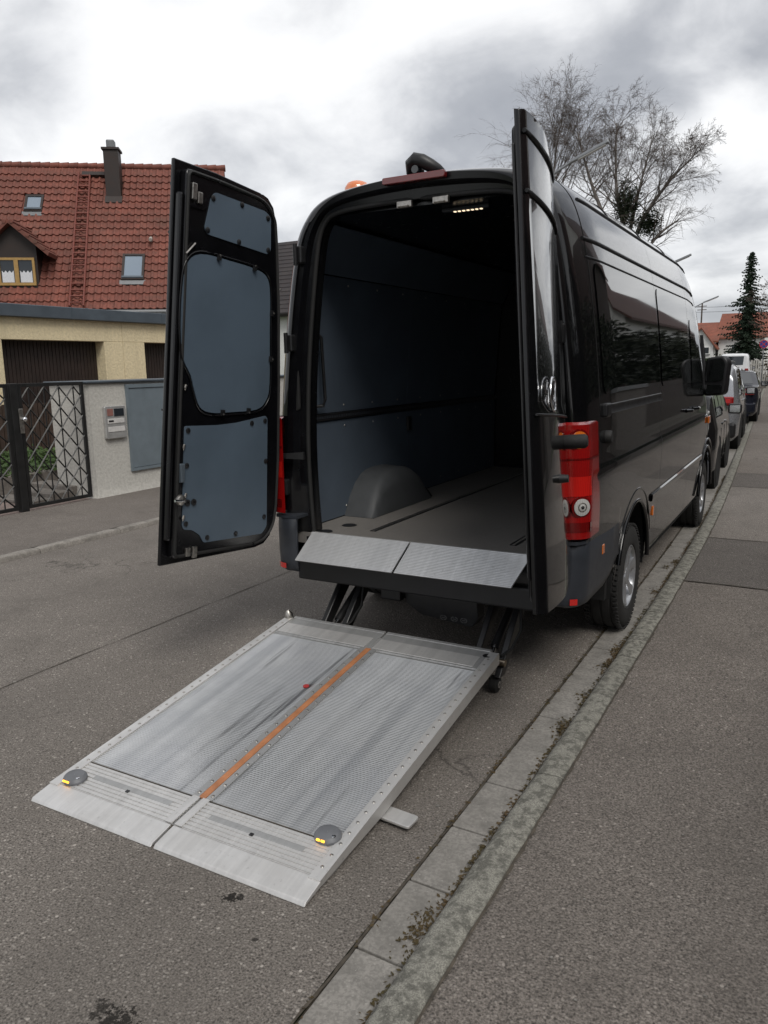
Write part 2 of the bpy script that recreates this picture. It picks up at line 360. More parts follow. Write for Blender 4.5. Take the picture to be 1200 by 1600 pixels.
def roundpoly(pts, r, k=5):     # round the corners of a 2d polygon
    o = []; n = len(pts)
    for i in range(n):
        a, b, c = Vector(pts[i-1]), Vector(pts[i]), Vector(pts[(i+1) % n]); rr = r[i] if isinstance(r, (list, tuple)) else r
        d1 = (a-b); d2 = (c-b); q = min(rr, d1.length*.45, d2.length*.45); p0 = b+d1.normalized()*q; p1 = b+d2.normalized()*q
        for m in range(k+1):
            t = m/k; o.append(tuple(p0*(1-t)**2+b*2*t*(1-t)+p1*t*t))
    return o

# ------------------------------------------------------------------ setting: ground, road, pavements, kerbs
def bend(y):                    # the street turns slightly to the left beyond the van
    t = (y-4.5)/1.2; sp = t if t > 20 else math.log(1+math.exp(t)); return -.0445*1.2*sp
def strip(xa, xb, ys, z):
    b = B(); b.grid([[(xa+bend(y), y, z), (xb+bend(y), y, z)] for y in ys]); return b
def ysteps(a, c, s): n = max(1, round((c-a)/s)); return [a+(c-a)*i/n for i in range(n+1)]
YS = ysteps(-14, 14, 1.0)+ysteps(14, 150, 4)[1:]
g = B(); g.grid([[(-400, -300, -.06), (400, -300, -.06)], [(-400, 900, -.06), (400, 900, -.06)]]); struct(g.build('ground', GRASSM))
road = struct(strip(-4.60, .845, YS, 0.0).build('road', ASPH))
struct(strip(.845, 1.20, YS, -.016).build('gutter_bed', DIRT))
pav_r = struct(strip(1.168, 3.75, YS, .047).build('pavement', ASPH_P))
pav_l = struct(strip(-6.52, -4.708, YS, .05).build('pavement', ASPH_P))
for (ya, yb, xa, xb, m_) in ((2.45, 4.15, 1.172, 3.75, ASPH_N), (4.16, 7.6, 1.172, 3.75, ASPH_L), (7.62, 9.1, 1.172, 2.2, ASPH_N)):
    struct(strip(xa, xb, ysteps(ya, yb, .5), .051).build('pavement_patch', m_))
b = B()
for (y0, y1) in ((-14, 45),):
    ys = ysteps(y0, y1, .06 if False else .12); rows = []
    for y in ys:
        c = -1.945+bend(y)+.03*mnoise.noise((y*.9, 3, 1))+.012*mnoise.noise((y*6, 1, 1)); wv = max(.0012, .0035+.006*mnoise.noise((y*3, 7, 2)))
        rows.append([(c-wv, y, .004), (c+wv, y, .004)])
    b.grid(rows)
b.build('asphalt_seam', DIRT, road)
b = B(); rows = []
for y in ysteps(-8, 30, .022):       # open crack between road and gutter slabs
    c = .853+bend(y)+.006*mnoise.noise((y*4, 5, 5)); k_ = .5+mnoise.noise((y*1.3, 8, 1)); rows.append([(c-.002-k_*.009*abs(mnoise.noise((y*11, 2, 2)))-.003*random.random(), y, .004), (c+.003+k_*.008*abs(mnoise.noise((y*9, 9, 2)))+.003*random.random(), y, .004)])
b.grid(rows); b.build('gutter_joint', DIRT, road)
b = B()
for (x0, x1, yy) in ((1.17, 3.7, 2.44), (1.17, 3.7, 4.15), (1.17, 3.7, 7.61)):
    rows = []
    for i in range(60):
        x = lerp(x0, x1, i/59)+bend(yy); y = yy+.02*mnoise.noise((x*2.2, yy, 0)); hw = .006+.004*mnoise.noise((x*9, yy, 3)); rows.append([(x, y-hw, .055), (x, y+hw, .055)])
    b.grid(rows)
b.build('pavement_seam', DIRT, pav_r)
b = B(); rows = []
for y in ysteps(-8, 30, .03):
    c = 1.169+bend(y)+.004*mnoise.noise((y*5, 1, 7)); rows.append([(c-.003, y, .0525), (c+.002+.012*abs(mnoise.noise((y*8, 3, 3)))+.004*random.random(), y, .0525)])
b.grid(rows); b.build('kerb_joint', DIRT, pav_r)
# gutter slabs
gut = struct(strip(.86, 1.03, YS, -.012).build('gutter', DIRT))
sl = .3585; k0 = -2.063
for i in range(-10, 112):
    ya = k0+sl*i; yb = ya+sl-.006-.004*random.random(); bb = B(); dz = random.uniform(-.0015, .003); sk = random.uniform(-.004, .004)
    bb.hexa([(.860+bend(ya), ya, -.05), (1.024+bend(ya), ya+sk, -.05), (1.024+bend(yb), yb+sk, -.05), (.860+bend(yb), yb, -.05)],
            [(.860+bend(ya), ya, .003+dz), (1.024+bend(ya), ya+sk, .001+dz), (1.024+bend(yb), yb+sk, .001+dz), (.860+bend(yb), yb, .003+dz)])
    bb.build('paving_slab', SLAB, gut, bevel=.004, seg=2)
# kerb stones
def kerb_run(name, prof, joints, mat, rough):
    root = struct(B().grid([[(prof[0][0]+bend(y)+.03, y, -.02), (prof[0][0]+bend(y)+.05, y, -.02)] for y in YS]).build(name, DIRT))
    for ya, yb in zip(joints[:-1], joints[1:]):
        near = ya < 9; n = 14 if near else 4; bb = B(); rows = []
        for i in range(n+1):
            y = lerp(ya+.004, yb-.004, i/n); row = []
            for j, (x, z) in enumerate(prof):
                q = Vector((x*9, y*9, z*9)); e = (mnoise.noise(q)*.6+mnoise.noise(q*3.1)*.4)*rough
                end = min(i, n-i) == 0
                row.append((x+bend(y)+e*.8, y, z+(e if z > 0 else 0)-(.006 if end and z > 0 else 0)))
            rows.append(row)
        o = len(bb.v); bb.grid(rows); m = len(prof)
        bb.f.append(tuple(o+k for k in range(m))); bb.f.append(tuple(o+n*m+k for k in range(m))[::-1])
        bb.build('kerb_stone', mat, root, smooth=45)
jr = [-6.9, -5.4, -3.9, -2.4, -.88, .62, 1.56, 2.5, 3.5]
while jr[-1] < 48: jr.append(jr[-1]+1.0)
kerb_run('kerb', [(1.030, -.05), (1.033, .012), (1.040, .032), (1.056, .046), (1.08, .053), (1.11, .054), (1.14, .053), (1.158, .049), (1.166, .038), (1.166, -.05)], jr, KERB, .013)
jl = [-6+1.0*i+random.uniform(-.03, .03) for i in range(50)]
kerb_run('kerb', [(-4.600, -.05), (-4.602, .030), (-4.612, .046), (-4.64, .052), (-4.68, .053), (-4.704, .050), (-4.706, -.05)], jl, KERB_L, .004)
# leaf litter and moss in the gutter
def litter(name, pts, mat, size, seed):
    rnd = random.Random(seed); b = B()
    for (x, y, z, rx, ry, n) in pts:
        for i in range(n):
            p = Vector((x+rnd.gauss(0, rx), y+rnd.gauss(0, ry), z+abs(rnd.gauss(0, .004)))); s_ = size*rnd.uniform(.5, 1.4)
            R_ = Matrix.Rotation(rnd.uniform(0, 6.28), 3, 'Z') @ Matrix.Rotation(rnd.uniform(-.7, .7), 3, 'X')
            q = [R_ @ Vector(v)*s_ + p for v in ((-1, -.35, 0), (0, -.5, .2), (1, 0, .1), (0, .5, 0))]; b.add(q, [(0, 1, 2, 3)])
    return stuff(tag(b.build(name, mat), 'brown leaf litter and moss caught along the kerb foot in the gutter', 'leaf litter'))
pts = []
rr_ = random.Random(3)
y = -3.0
while y < 9:
    pts.append((1.020+bend(y), y, .004, .009, .05, int(10+26*max(0, mnoise.noise((y*1.7, 0, 4))+.25)))); y += .06
for (x, y, n) in ((.985, -1.93, 70), (1.0, -1.86, 50), (1.0, -.35, 110), (1.01, .05, 90), (1.005, .55, 120), (1.0, .8, 100), (1.0, 3.2, 120), (.95, 3.0, 60), (.99, 2.2, 60)): pts.append((x+bend(y), y, .004, .018, .05, n))
for i in range(150): y = rr_.uniform(-3, 4); pts.append((.853+bend(y), y, .003, .008, .02, 4))
litter('leaf_litter', pts, MOSS, .008, 5)

# ------------------------------------------------------------------ the van
van = thing('cargo_van', 'black high-roof cargo van parked at the kerb with both rear doors open', 'van', (0, 0, 0))
CTRL = [(.994, .90), (.998, 1.04), (1.003, 1.175), (.986, 1.235), (.983, 1.34), (.975, 1.50), (.950, 1.81), (.915, 2.11), (.880, 2.33), (.840, 2.49), (.785, 2.61), (.700, 2.695), (.56, 2.748), (.31, 2.778), (0, 2.786)]
PROF = catmull(CTRL, 5)
PZ = [p[1] for p in PROF]; PX = [p[0] for p in PROF]
KS = max(i for i, p in enumerate(PROF) if p[1] <= 2.615)
def profx(z):
    if z < .9: return interp(z, [.25, .45, .83, .9], [.945, .968, .992, .994])
    return interp(z, PZ, PX)
def ss(t): t = max(0, min(1, t)); return t*t*(3-2*t)
def inset(y, z):
    k = (.002+.055*max(0, min(1, (z-.7)/1.7)))*max(0, 1-(y-.06)/.55)**2
    r = .075
    if y < .06+r: t = (.06+r-y)/r; k += r*(1-math.sqrt(max(0, 1-t*t)))
    return k
def top_z(y): return interp(y, [0, 3.7, 4.0, 4.25, 4.45, 4.9, 5.12, 5.3, 5.6, 5.8, 5.88, 5.92], [2.786, 2.786, 2.765, 2.70, 2.60, 1.86, 1.44, 1.37, 1.24, 1.10, .95, .80])
def wfac(y): return interp(y, [0, 4.2, 4.8, 5.2, 5.5, 5.7, 5.83, 5.92], [1, 1, .995, .965, .92, .85, .74, .60])
def vs_(x, z, y, off=0.0, s=1):        # body surface from a profile point
    t = top_z(y)
    if y > 3.7 and z > 1.2: z2 = 1.2+(z-1.2)*(t-1.2)/(2.786-1.2)
    elif t < 1.2: z2 = min(z, t-(1.2-z)*.1)
    else: z2 = z
    xx = (x-(inset(y, z) if x > .3 else inset(y, z)*x/.3))*wfac(y)
    if z > 2.45 and y < .3: z2 -= .035*ss((z-2.45)/.2)*max(0, 1-(y-.06)/.24)**2
    xx += off
    return (s*xx, y, z2+(off if z > 2.6 else 0))
YW = (1.30, 4.965); AR = .475; ZC = .355
def zlow(y):
    for c in YW:
        if abs(y-c) < AR: return max(.40, ZC+.03+math.sqrt(AR*AR-(y-c)**2))
    return .54 if y < 1.0 else .40
def side_panel(y0, y1, s, name, z_hi=2.615, z_split=None, mat=BLACKP):
    ys = set(ysteps(y0, y1, .1))
    for c in YW:
        for k in range(33):
            q = c+AR*math.cos(PI*k/32)*.99999
            if y0 < q < y1: ys.add(q)
        for q in (c-AR-.001, c+AR+.001):
            if y0 < q < y1: ys.add(q)
    if y0 < .1: ys |= {.06+.075*(1-math.cos(PI/2*k/8)) for k in range(9)}
    ys = sorted(ys); rows = []
    up_ = PROF[:KS+1]
    for y in ys:
        zl = zlow(y); row = [vs_(profx(lerp(zl, .9, k/6)), lerp(zl, .9, k/6), y, 0, s) for k in range(6)] + [vs_(x, z, y, 0, s) for x, z in up_]
        rows.append(row)
    b = B(); b.grid(rows); return b.build(name, mat, van, smooth=60)
SEAM = (2.10, 3.60, 4.72); GAP = .005
for s in (1, -1):
    side_panel(.06, SEAM[0]-GAP/2, s, 'rear_quarter_panel')
    sd_ = side_panel(SEAM[0]+GAP/2, SEAM[1]-GAP/2, s, 'sliding_door'); fd_ = side_panel(SEAM[1]+GAP/2, SEAM[2]-GAP/2, s, 'front_door')
    side_panel(SEAM[2]+GAP/2, 5.92, s, 'front_wing')
    # wheel arch lip
    for c in YW:
        b = B(); path = [(s*(profx(.7)+.002), c+(AR+.002)*math.cos(t), ZC+.03+(AR+.002)*math.sin(t)) for t in [lerp(.02, PI-.02 if c > 2 else PI-.32, k/40) for k in range(41)]]
        b.tube(path, .015, 8); b.build('wheel_arch_lip', BLACKP, van, smooth=60)
        b = B(); b.tube([(s*(profx(.8)-.001), c+(AR+.075)*math.cos(t), ZC+.05+(AR+.06)*math.sin(t)) for t in [lerp(.32, PI-.42, k/40) for k in range(41)]], [.002+.009*math.sin(PI*k/40) for k in range(41)], 8); b.build('arch_flare', BLACKP, van, smooth=60)
        b = B(); arc = [lerp(-.12, PI+.12, k/30) for k in range(31)]
        for ra, h0, rb_, h1 in ((AR+.02, .0, AR+.02, -.30), (AR+.02, -.30, .02, -.30)):
            b.grid([[(s*(.955+h), c+r_*math.cos(t), ZC+.03+r_*math.sin(t)) for t in arc] for r_, h in ((ra, h0), (rb_, h1))])
        b.build('wheel_well', DARKHOLE, van)
    # dark inner shell behind panel gaps
    for ym_ in SEAM:
        b = B(); b.grid([[vs_(x, z, y, -.012, s) for x, z in PROF if z < 2.6] for y in ysteps(ym_-.05, ym_+.05, .02)]); b.build('inner_shell', DARKHOLE, van)
    # windows: flush dark glass
    def side_glass(y0, y1, z0, z1, r, nm, y0t=None, y1t=None, mat=TINT, off=.005, par=van):
        y0t = y0 if y0t is None else y0t; y1t = y1 if y1t is None else y1t
        zs = sorted(set([z0+r*(1-math.cos(PI/2*k/5)) for k in range(6)]+[z1-r*(1-math.cos(PI/2*k/5)) for k in range(6)]+[lerp(z0+r, z1-r, k/8) for k in range(9)])); rows = []
        for z in zs:
            e = 0
            if z < z0+r: e = r-math.sqrt(max(0, r*r-(z0+r-z)**2))
            if z > z1-r: e = r-math.sqrt(max(0, r*r-(z-z1+r)**2))
            t = (z-z0)/(z1-z0); a_, c_ = lerp(y0, y0t, t)+e, lerp(y1, y1t, t)-e
            rows.append([vs_(profx(z), z, lerp(a_, c_, k/16), off, s) for k in range(17)])
        b = B(); b.grid(rows); return b.build(nm, mat, par, smooth=60)
    side_glass(.40, 2.06, 1.585, 2.275, .07, 'side_window')
    side_glass(2.15, 3.52, 1.575, 2.275, .07, 'side_window')
    side_glass(3.68, 4.60, 1.50, 2.12, .06, 'cab_window', y1t=4.25)
    # long creases / roof trims
    for z, r, mm in ((2.385, .011, BLK), (2.60, .010, BLK), (2.292, .006, BLK)):
        b = B(); b.tube([vs_(profx(z), z, y, .000, s) for y in ysteps(.30 if z < 2.5 else .42, 4.1, .1)], r, 6); b.build('roof_trim', mm, van, smooth=60)
    for y in (.33,):      # vertical joint of the rear corner section
        b = B(); b.tube([vs_(x, z, y, -.001, s) for x, z in PROF if 1.48 < z < 2.75], .0035, 5); b.build('panel_joint', DARKHOLE, van)
    # sliding-door rail, stop and handles
    b = B(); b.grid([[vs_(profx(z), z, y, o_, s) for z, o_ in ((1.475, .0), (1.478, .012), (1.495, .006), (1.51, .006), (1.527, .012), (1.53, .0))] for y in ysteps(.42, 2.10, .1)]); b.build('slide_rail', BLK, van, smooth=40)
    b = B(); b.box((s*(profx(1.5)-.005), .44, 1.50), (.05, .10, .075)); b.build('rail_end_cap', BLK, van, bevel=.012, seg=3)
    b = B(); b.lathe([(.0, .03), (.028, .03), (.036, .02), (.036, -.01)], (s*profx(1.36), .44, 1.355), 'x', 20, s); b.build('door_stop_buffer', RUB, van, smooth=40)
    for y in (3.50, 3.74):
        b = B(); yy = 1 if y > 3.6 else -1
        b.tube([(s*(profx(1.32)), y-.08*0, 1.325), (s*(profx(1.32)+.035), y+.03*yy, 1.325), (s*(profx(1.32)+.038), y+.12*yy, 1.325), (s*profx(1.32), y+.16*yy, 1.325)], .016, 8); b.build('door_handle', BLACKP, fd_ if y > 3.6 else sd_, smooth=50)
    # grey lower cladding line with bright edge
    for ya, yb in ((1.80, 4.46),):
        b = B(); b.grid([[vs_(profx(z), z, y, o_, s) for z, o_ in ((.775, .0), (.780, .013), (.80, .016), (.826, .014), (.832, .0))] for y in ysteps(ya, yb, .1)]); b.build('side_moulding', BLACKP, van, smooth=35)
    b = B(); b.box((s*(profx(.68)+.004), 1.93, .69), (.012, .035, .07)); b.build('side_marker_lamp', AMBL, van, bevel=.004)
    b = B(); b.box((s*(profx(1.15)+.006), 4.80, 1.155), (.022, .13, .075)); b.build('indicator_lamp', AMBL, van, bevel=.01)
    # door mirror
    MXc, MYc, MZc = 1.075, 4.62, 1.60
    RM = Matrix.Rotation(math.radians(-13*s), 3, 'Z')
    def mp(u, v, h): q = RM @ Vector((s*u, h, v)); return (s*MXc+q.x, MYc+q.y, MZc+q.z)
    b = B(); b.prism(roundpoly([(-.11, -.20), (.10, -.185), (.12, .14), (.075, .20), (-.10, .18)], .05), -.05, .08, mp); mir = b.build('door_mirror', BLK, van, smooth=40, bevel=.02, seg=3)
    b = B(); b.prism(roundpoly([(-.088, -.055), (.082, -.045), (.094, .13), (.06, .175), (-.082, .155)], .035), -.0565, -.051, mp); b.build('mirror_glass', CHROME, mir)
    b = B(); b.prism(roundpoly([(-.085, -.175), (.075, -.165), (.08, -.085), (-.086, -.08)], .025), -.0565, -.051, mp); b.build('wide_angle_glass', CHROME, mir)
    b = B(); b.hexa([(s*.90, 4.56, 1.43), (s*.92, 4.74, 1.43), (s*1.0, 4.70, 1.44), (s*1.0, 4.60, 1.44)], [(s*.89, 4.56, 1.55), (s*.91, 4.72, 1.55), (s*1.0, 4.68, 1.52), (s*1.0, 4.60, 1.52)]); b.build('mirror_arm', BLK, mir, bevel=.015)
    b = B(); b.prism(roundpoly([(4.55, 1.47), (4.86, 1.47), (4.80, 1.60), (4.58, 2.02)], .03), -.01, .02, lambda u, v, h: (s*(profx(v)*wfac(u)*.985+h), u, v)); b.build('quarter_cover', BLK, van, bevel=.005)
    # headlamp
    b = B(); b.prism(roundpoly([(5.42, .98), (5.74, .86), (5.80, 1.02), (5.50, 1.24)], .04), 0, .01, lambda u, v, h: vs_(profx(v), v, u, .004+h, s)); b.build('headlamp', CLEARL, van)
# roof, windscreen, bonnet
ROOFP = PROF[KS:]
full = [(x, z, 1) for x, z in ROOFP]+[(x, z, -1) for x, z in ROOFP[::-1][1:]]
ysr = sorted(set([.06+.075*(1-math.cos(PI/2*k/6)) for k in range(7)]+ysteps(.14, 4.45, .16)))
b = B(); b.grid([[vs_(x, z, y, 0, s) for x, z, s in full] for y in ysr]); b.build('roof', BLACKP, van, smooth=60)
for y in (1.12, 2.10, 3.1):
    b = B(); b.tube([vs_(x, z, y, 0.001, s) for x, z, s in full], .004, 5); b.build('roof_joint', DARKHOLE, van)
b = B(); b.grid([[vs_(x, z, y, 0, s) for x, z, s in full] for y in ysteps(5.10, 5.92, .08)]); b.build('bonnet', BLACKP, van, smooth=60)
b = B(); b.grid([[vs_(x, z, y, .002, s) for x, z, s in full] for y in ysteps(4.45, 5.10, .05)]); b.build('windscreen', WINDARK, van, smooth=60)
b = B(); b.bx((-.92, 5.70, .28), (.92, 5.97, .62)); b.build('front_bumper', GREYPL, van, bevel=.07, seg=4)
b = B(); b.bx((-.50, 5.86, .70), (.50, 5.935, .92)); b.build('radiator_grille', BLK, van, bevel=.02)
b = B(); b.bx((-.93, .75, .33), (.93, 5.6, .45)); b.build('underbody', DARKHOLE, van)

# rear aperture
OPEN = [(.748, .735), (.762, .98), (.768, 1.25), (.757, 1.55), (.733, 1.85), (.70, 2.12), (.665, 2.36), (.635, 2.50), (.585, 2.585), (.50, 2.622), (.30, 2.636), (0, 2.64)]
OP = catmull(OPEN, 4)
def outer_at(t):     # matching outer contour at the rear edge
    pts = [vs_(profx(z), z, .06) for z in (.735, .86, .98, 1.12, 1.25, 1.4, 1.55, 1.7, 1.85, 2.0, 2.12, 2.25, 2.36, 2.44)] + [vs_(x, z, .06) for x, z in PROF if z > 2.47]
    pts = [(p[0], p[2]) for p in pts]
    L = [0]
    for a_, c_ in zip(pts[:-1], pts[1:]): L.append(L[-1]+math.dist(a_, c_))
    d = t*L[-1]; return (interp(d, L, [p[0] for p in pts]), interp(d, L, [p[1] for p in pts]))
Lo = [0]
for a_, c_ in zip(OP[:-1], OP[1:]): Lo.append(Lo[-1]+math.dist(a_, c_))
def ring(y_out, y_in, name, mat):
    b = B()
    for s in (1, -1):
        rows = []
        for (x, z), d in zip(OP, Lo):
            ox, oz = outer_at(d/Lo[-1]); mx, mz = lerp(ox, x, .35), lerp(oz, z, .35); kx, kz = lerp(ox, x, .55), lerp(oz, z, .55)
            rows.append([(s*ox, y_out, oz), (s*mx, y_out+.004, mz), (s*kx, y_out+.045, kz), (s*x, y_in, z), (s*x, y_in+.10, z), (s*(x+.06 if x > .3 else x), y_in+.16, z+(.03 if z > 2.5 else 0))])
        b.grid(rows)
    return b.build(name, mat, van, smooth=50)
ring(.062, .112, 'rear_frame', DOORIN)
b = B(); b.tube([(x, .116, z) for x, z in OP]+[(-x, .116, z) for x, z in OP[::-1][1:]], .014, 8); b.build('door_seal', RUB, van, smooth=60)
# third brake lamp, camera, beacon, striker locks
b = B(); b.prism(roundpoly([(-.165, -.016), (.205, -.016), (.205, .020), (-.165, .020)], .012), 0, .035, lambda u, v, h: (u, .058-h, 2.727+v)); b.build('brake_lamp_bar', REDD, van, bevel=.004)
b = B()
b.tube([(-.02, .12, 2.742), (-.028, .10, 2.775), (-.016, .075, 2.812), (.015, .065, 2.828), (.055, .07, 2.815), (.095, .085, 2.79), (.125, .11, 2.768), (.135, .15, 2.752)], [.020, .026, .031, .034, .035, .034, .032, .028], 10)
cam_h = b.build('reversing_camera', BLK, van, smooth=60)
b = B(); b.lathe([(.0, .035), (.02, .035), (.024, .028), (.026, -.03)], (.02, .085, 2.775), 'y', 16, -1); b.build('camera_lens', WINDARK, cam_h, smooth=40)
b = B(); b.bx((-.01, .10, 2.735), (.16, .20, 2.765)); b.build('camera_foot', BLK, cam_h, bevel=.01)
b = B(); b.lathe([(.0, .085), (.03, .083), (.06, .07), (.075, .045), (.08, 0.0)], (-.495, .32, 2.745), 'z', 24); b.build('warning_beacon', ORANGEB, van, smooth=60)
for x in (-.06, .155):
    b = B(); b.bx((x-.045, .075, 2.595), (x+.045, .10, 2.63)); o = b.build('lock_striker', STEEL, van, bevel=.004)
    b = B(); b.tube([(x-.028, .085, 2.60), (x-.028, .06, 2.602), (x+.028, .06, 2.602), (x+.028, .085, 2.60)], .005, 6); b.build('striker_loop', STEEL, o, smooth=60)
# interior
b = B(); b.bx((-.87, .10, .66), (.87, 3.56, .728)); floor = b.build('load_floor', FLOORM, van)
b = B(); b.bx((-.755, .085, .716), (.755, .118, .736)); b.build('sill_strip', ALU2, van, bevel=.003)
for x in (-.425, .505):
    b = B(); b.bx((x-.02, .30, .7285), (x+.02, 3.3, .7320)); o = b.build('floor_rail', BLKM, van)
    b = B()
    for k in range(150): b.box((x, .31+k*.02, .7325), (.012, .009, .002))
    stuff(b.build('rail_teeth', STEEL, o))
b = B(); b.grid([[(-.86, y, .7296), (.86, y, .7296)] for y in (1.52, 1.523)]); b.build('floor_joint', STEEL, van)
for s in (1, -1):
    for (ya, yb) in ((.24, 1.6245), (1.6255, 3.54)):
        b = B(); b.prism([(ya, .735), (yb, .735), (yb, 1.405), (ya, 1.405)], 0, .008, lambda u, v, h: (s*(.868-h-.005*(v-.7)), u, v)); b.build('lining_board', WALLP, van, bevel=.002)
        b = B(); b.prism([(ya, 1.455), (yb, 1.455), (yb, 2.325), (ya, 2.325)], 0, .008, lambda u, v, h: (s*(.872-h-.075*(v-1.455)), u, v)); b.build('lining_board', WALLP, van, bevel=.002)
        b = B(); b.hexa([(s*.805, ya, 2.335), (s*.805, yb, 2.335), (s*.655, yb, 2.60), (s*.655, ya, 2.60)], [(s*.79, ya, 2.33), (s*.79, yb, 2.33), (s*.645, yb, 2.592), (s*.645, ya, 2.592)]); b.build('upper_lining_board', WALLP, van)
    b = B()
    for zq, xq in ((.80, .8595), (1.36, .857), (1.50, .8605), (2.28, .802)):
        for kq in range(9): b.lathe([(0, .004), (.006, .003), (.008, 0)], (s*xq, .30+kq*.39, zq), 'x', 8, -s)
    stuff(b.build('lining_screws', STEEL, van, smooth=40))
    b = B(); b.bx((s*.845, .26, 1.408), (s*.868, 3.54, 1.452)); o = b.build('lashing_rail', BLKM, van, bevel=.002)
    b = B()
    for k in range(110): b.box((s*.8445, .28+k*.03, 1.43), (.003, .016, .016))
    stuff(b.build('rail_holes', STEEL if False else GREYPL, o))
    b = B(); rows = []
    for k in range(13):
        t = k/12; y = lerp(.66, 1.58, t); hz = .30*(1-abs(2*t-1)**3.2); rows.append([(s*.86, y, .73), (s*.86, y, .73+hz), (s*.70, y, .73+hz*.97), (s*.655, y, .73+hz*.86), (s*.635, y, .73+hz*.6), (s*.625, y, .73)])
    b.grid(rows); b.build('wheel_box', plain('dark_wheel_box', (.062, .066, .07), .6), van, smooth=50)
    b = B(); b.tube([(s*.852, .30, 1.96), (s*.80, .31, 1.96), (s*.79, .33, 1.94), (s*.80, .37, 1.55), (s*.81, .36, 1.51), (s*.855, .33, 1.505)], .011, 8); b.build('grab_handle', BLK, van, smooth=60)
b = B(); b.bx((-.66, .16, 2.612), (.66, 3.56, 2.63)); b.build('headliner', DOORIN, van)
b = B(); b.prism([(-.87, .70), (.87, .70), (.87, 1.5), (.80, 2.32), (.64, 2.60), (-.64, 2.60), (-.80, 2.32), (-.87, 1.5)], 3.56, 3.60, lambda u, v, h: (u, h, v)); b.build('bulkhead', DOORIN, van)
b = B(); b.bx((-.853, 1.60, 1.25), (-.835, 1.66, 1.36)); b.build('socket_box', BLK, van, bevel=.004)
LED = emit('warm_led_strip', (1.0, .80, .55), 1.1)
for (xa, xb, y) in ((.06, .34, .30), (.12, .36, 1.42)):
    b = B(); b.bx((xa, y, 2.592), (xb, y+.035, 2.612)); o = b.build('ceiling_lamp', GREYPL, van, bevel=.004)
    b = B()
    for k in range(7): b.box((lerp(xa+.075, xb-.05, k/6), y+.016, 2.590), (.012, .016, .005))
    stuff(b.build('lamp_led', LED, o))
# lashing plates on floor corner
for (x, y) in ((-.70, .17), (-.66, .40)):
    b = B(); b.lathe([(0, .003), (.045, .003), (.05, 0)], (x, y, .7295), 'z', 16); b.build('lashing_cup', BLK, van)

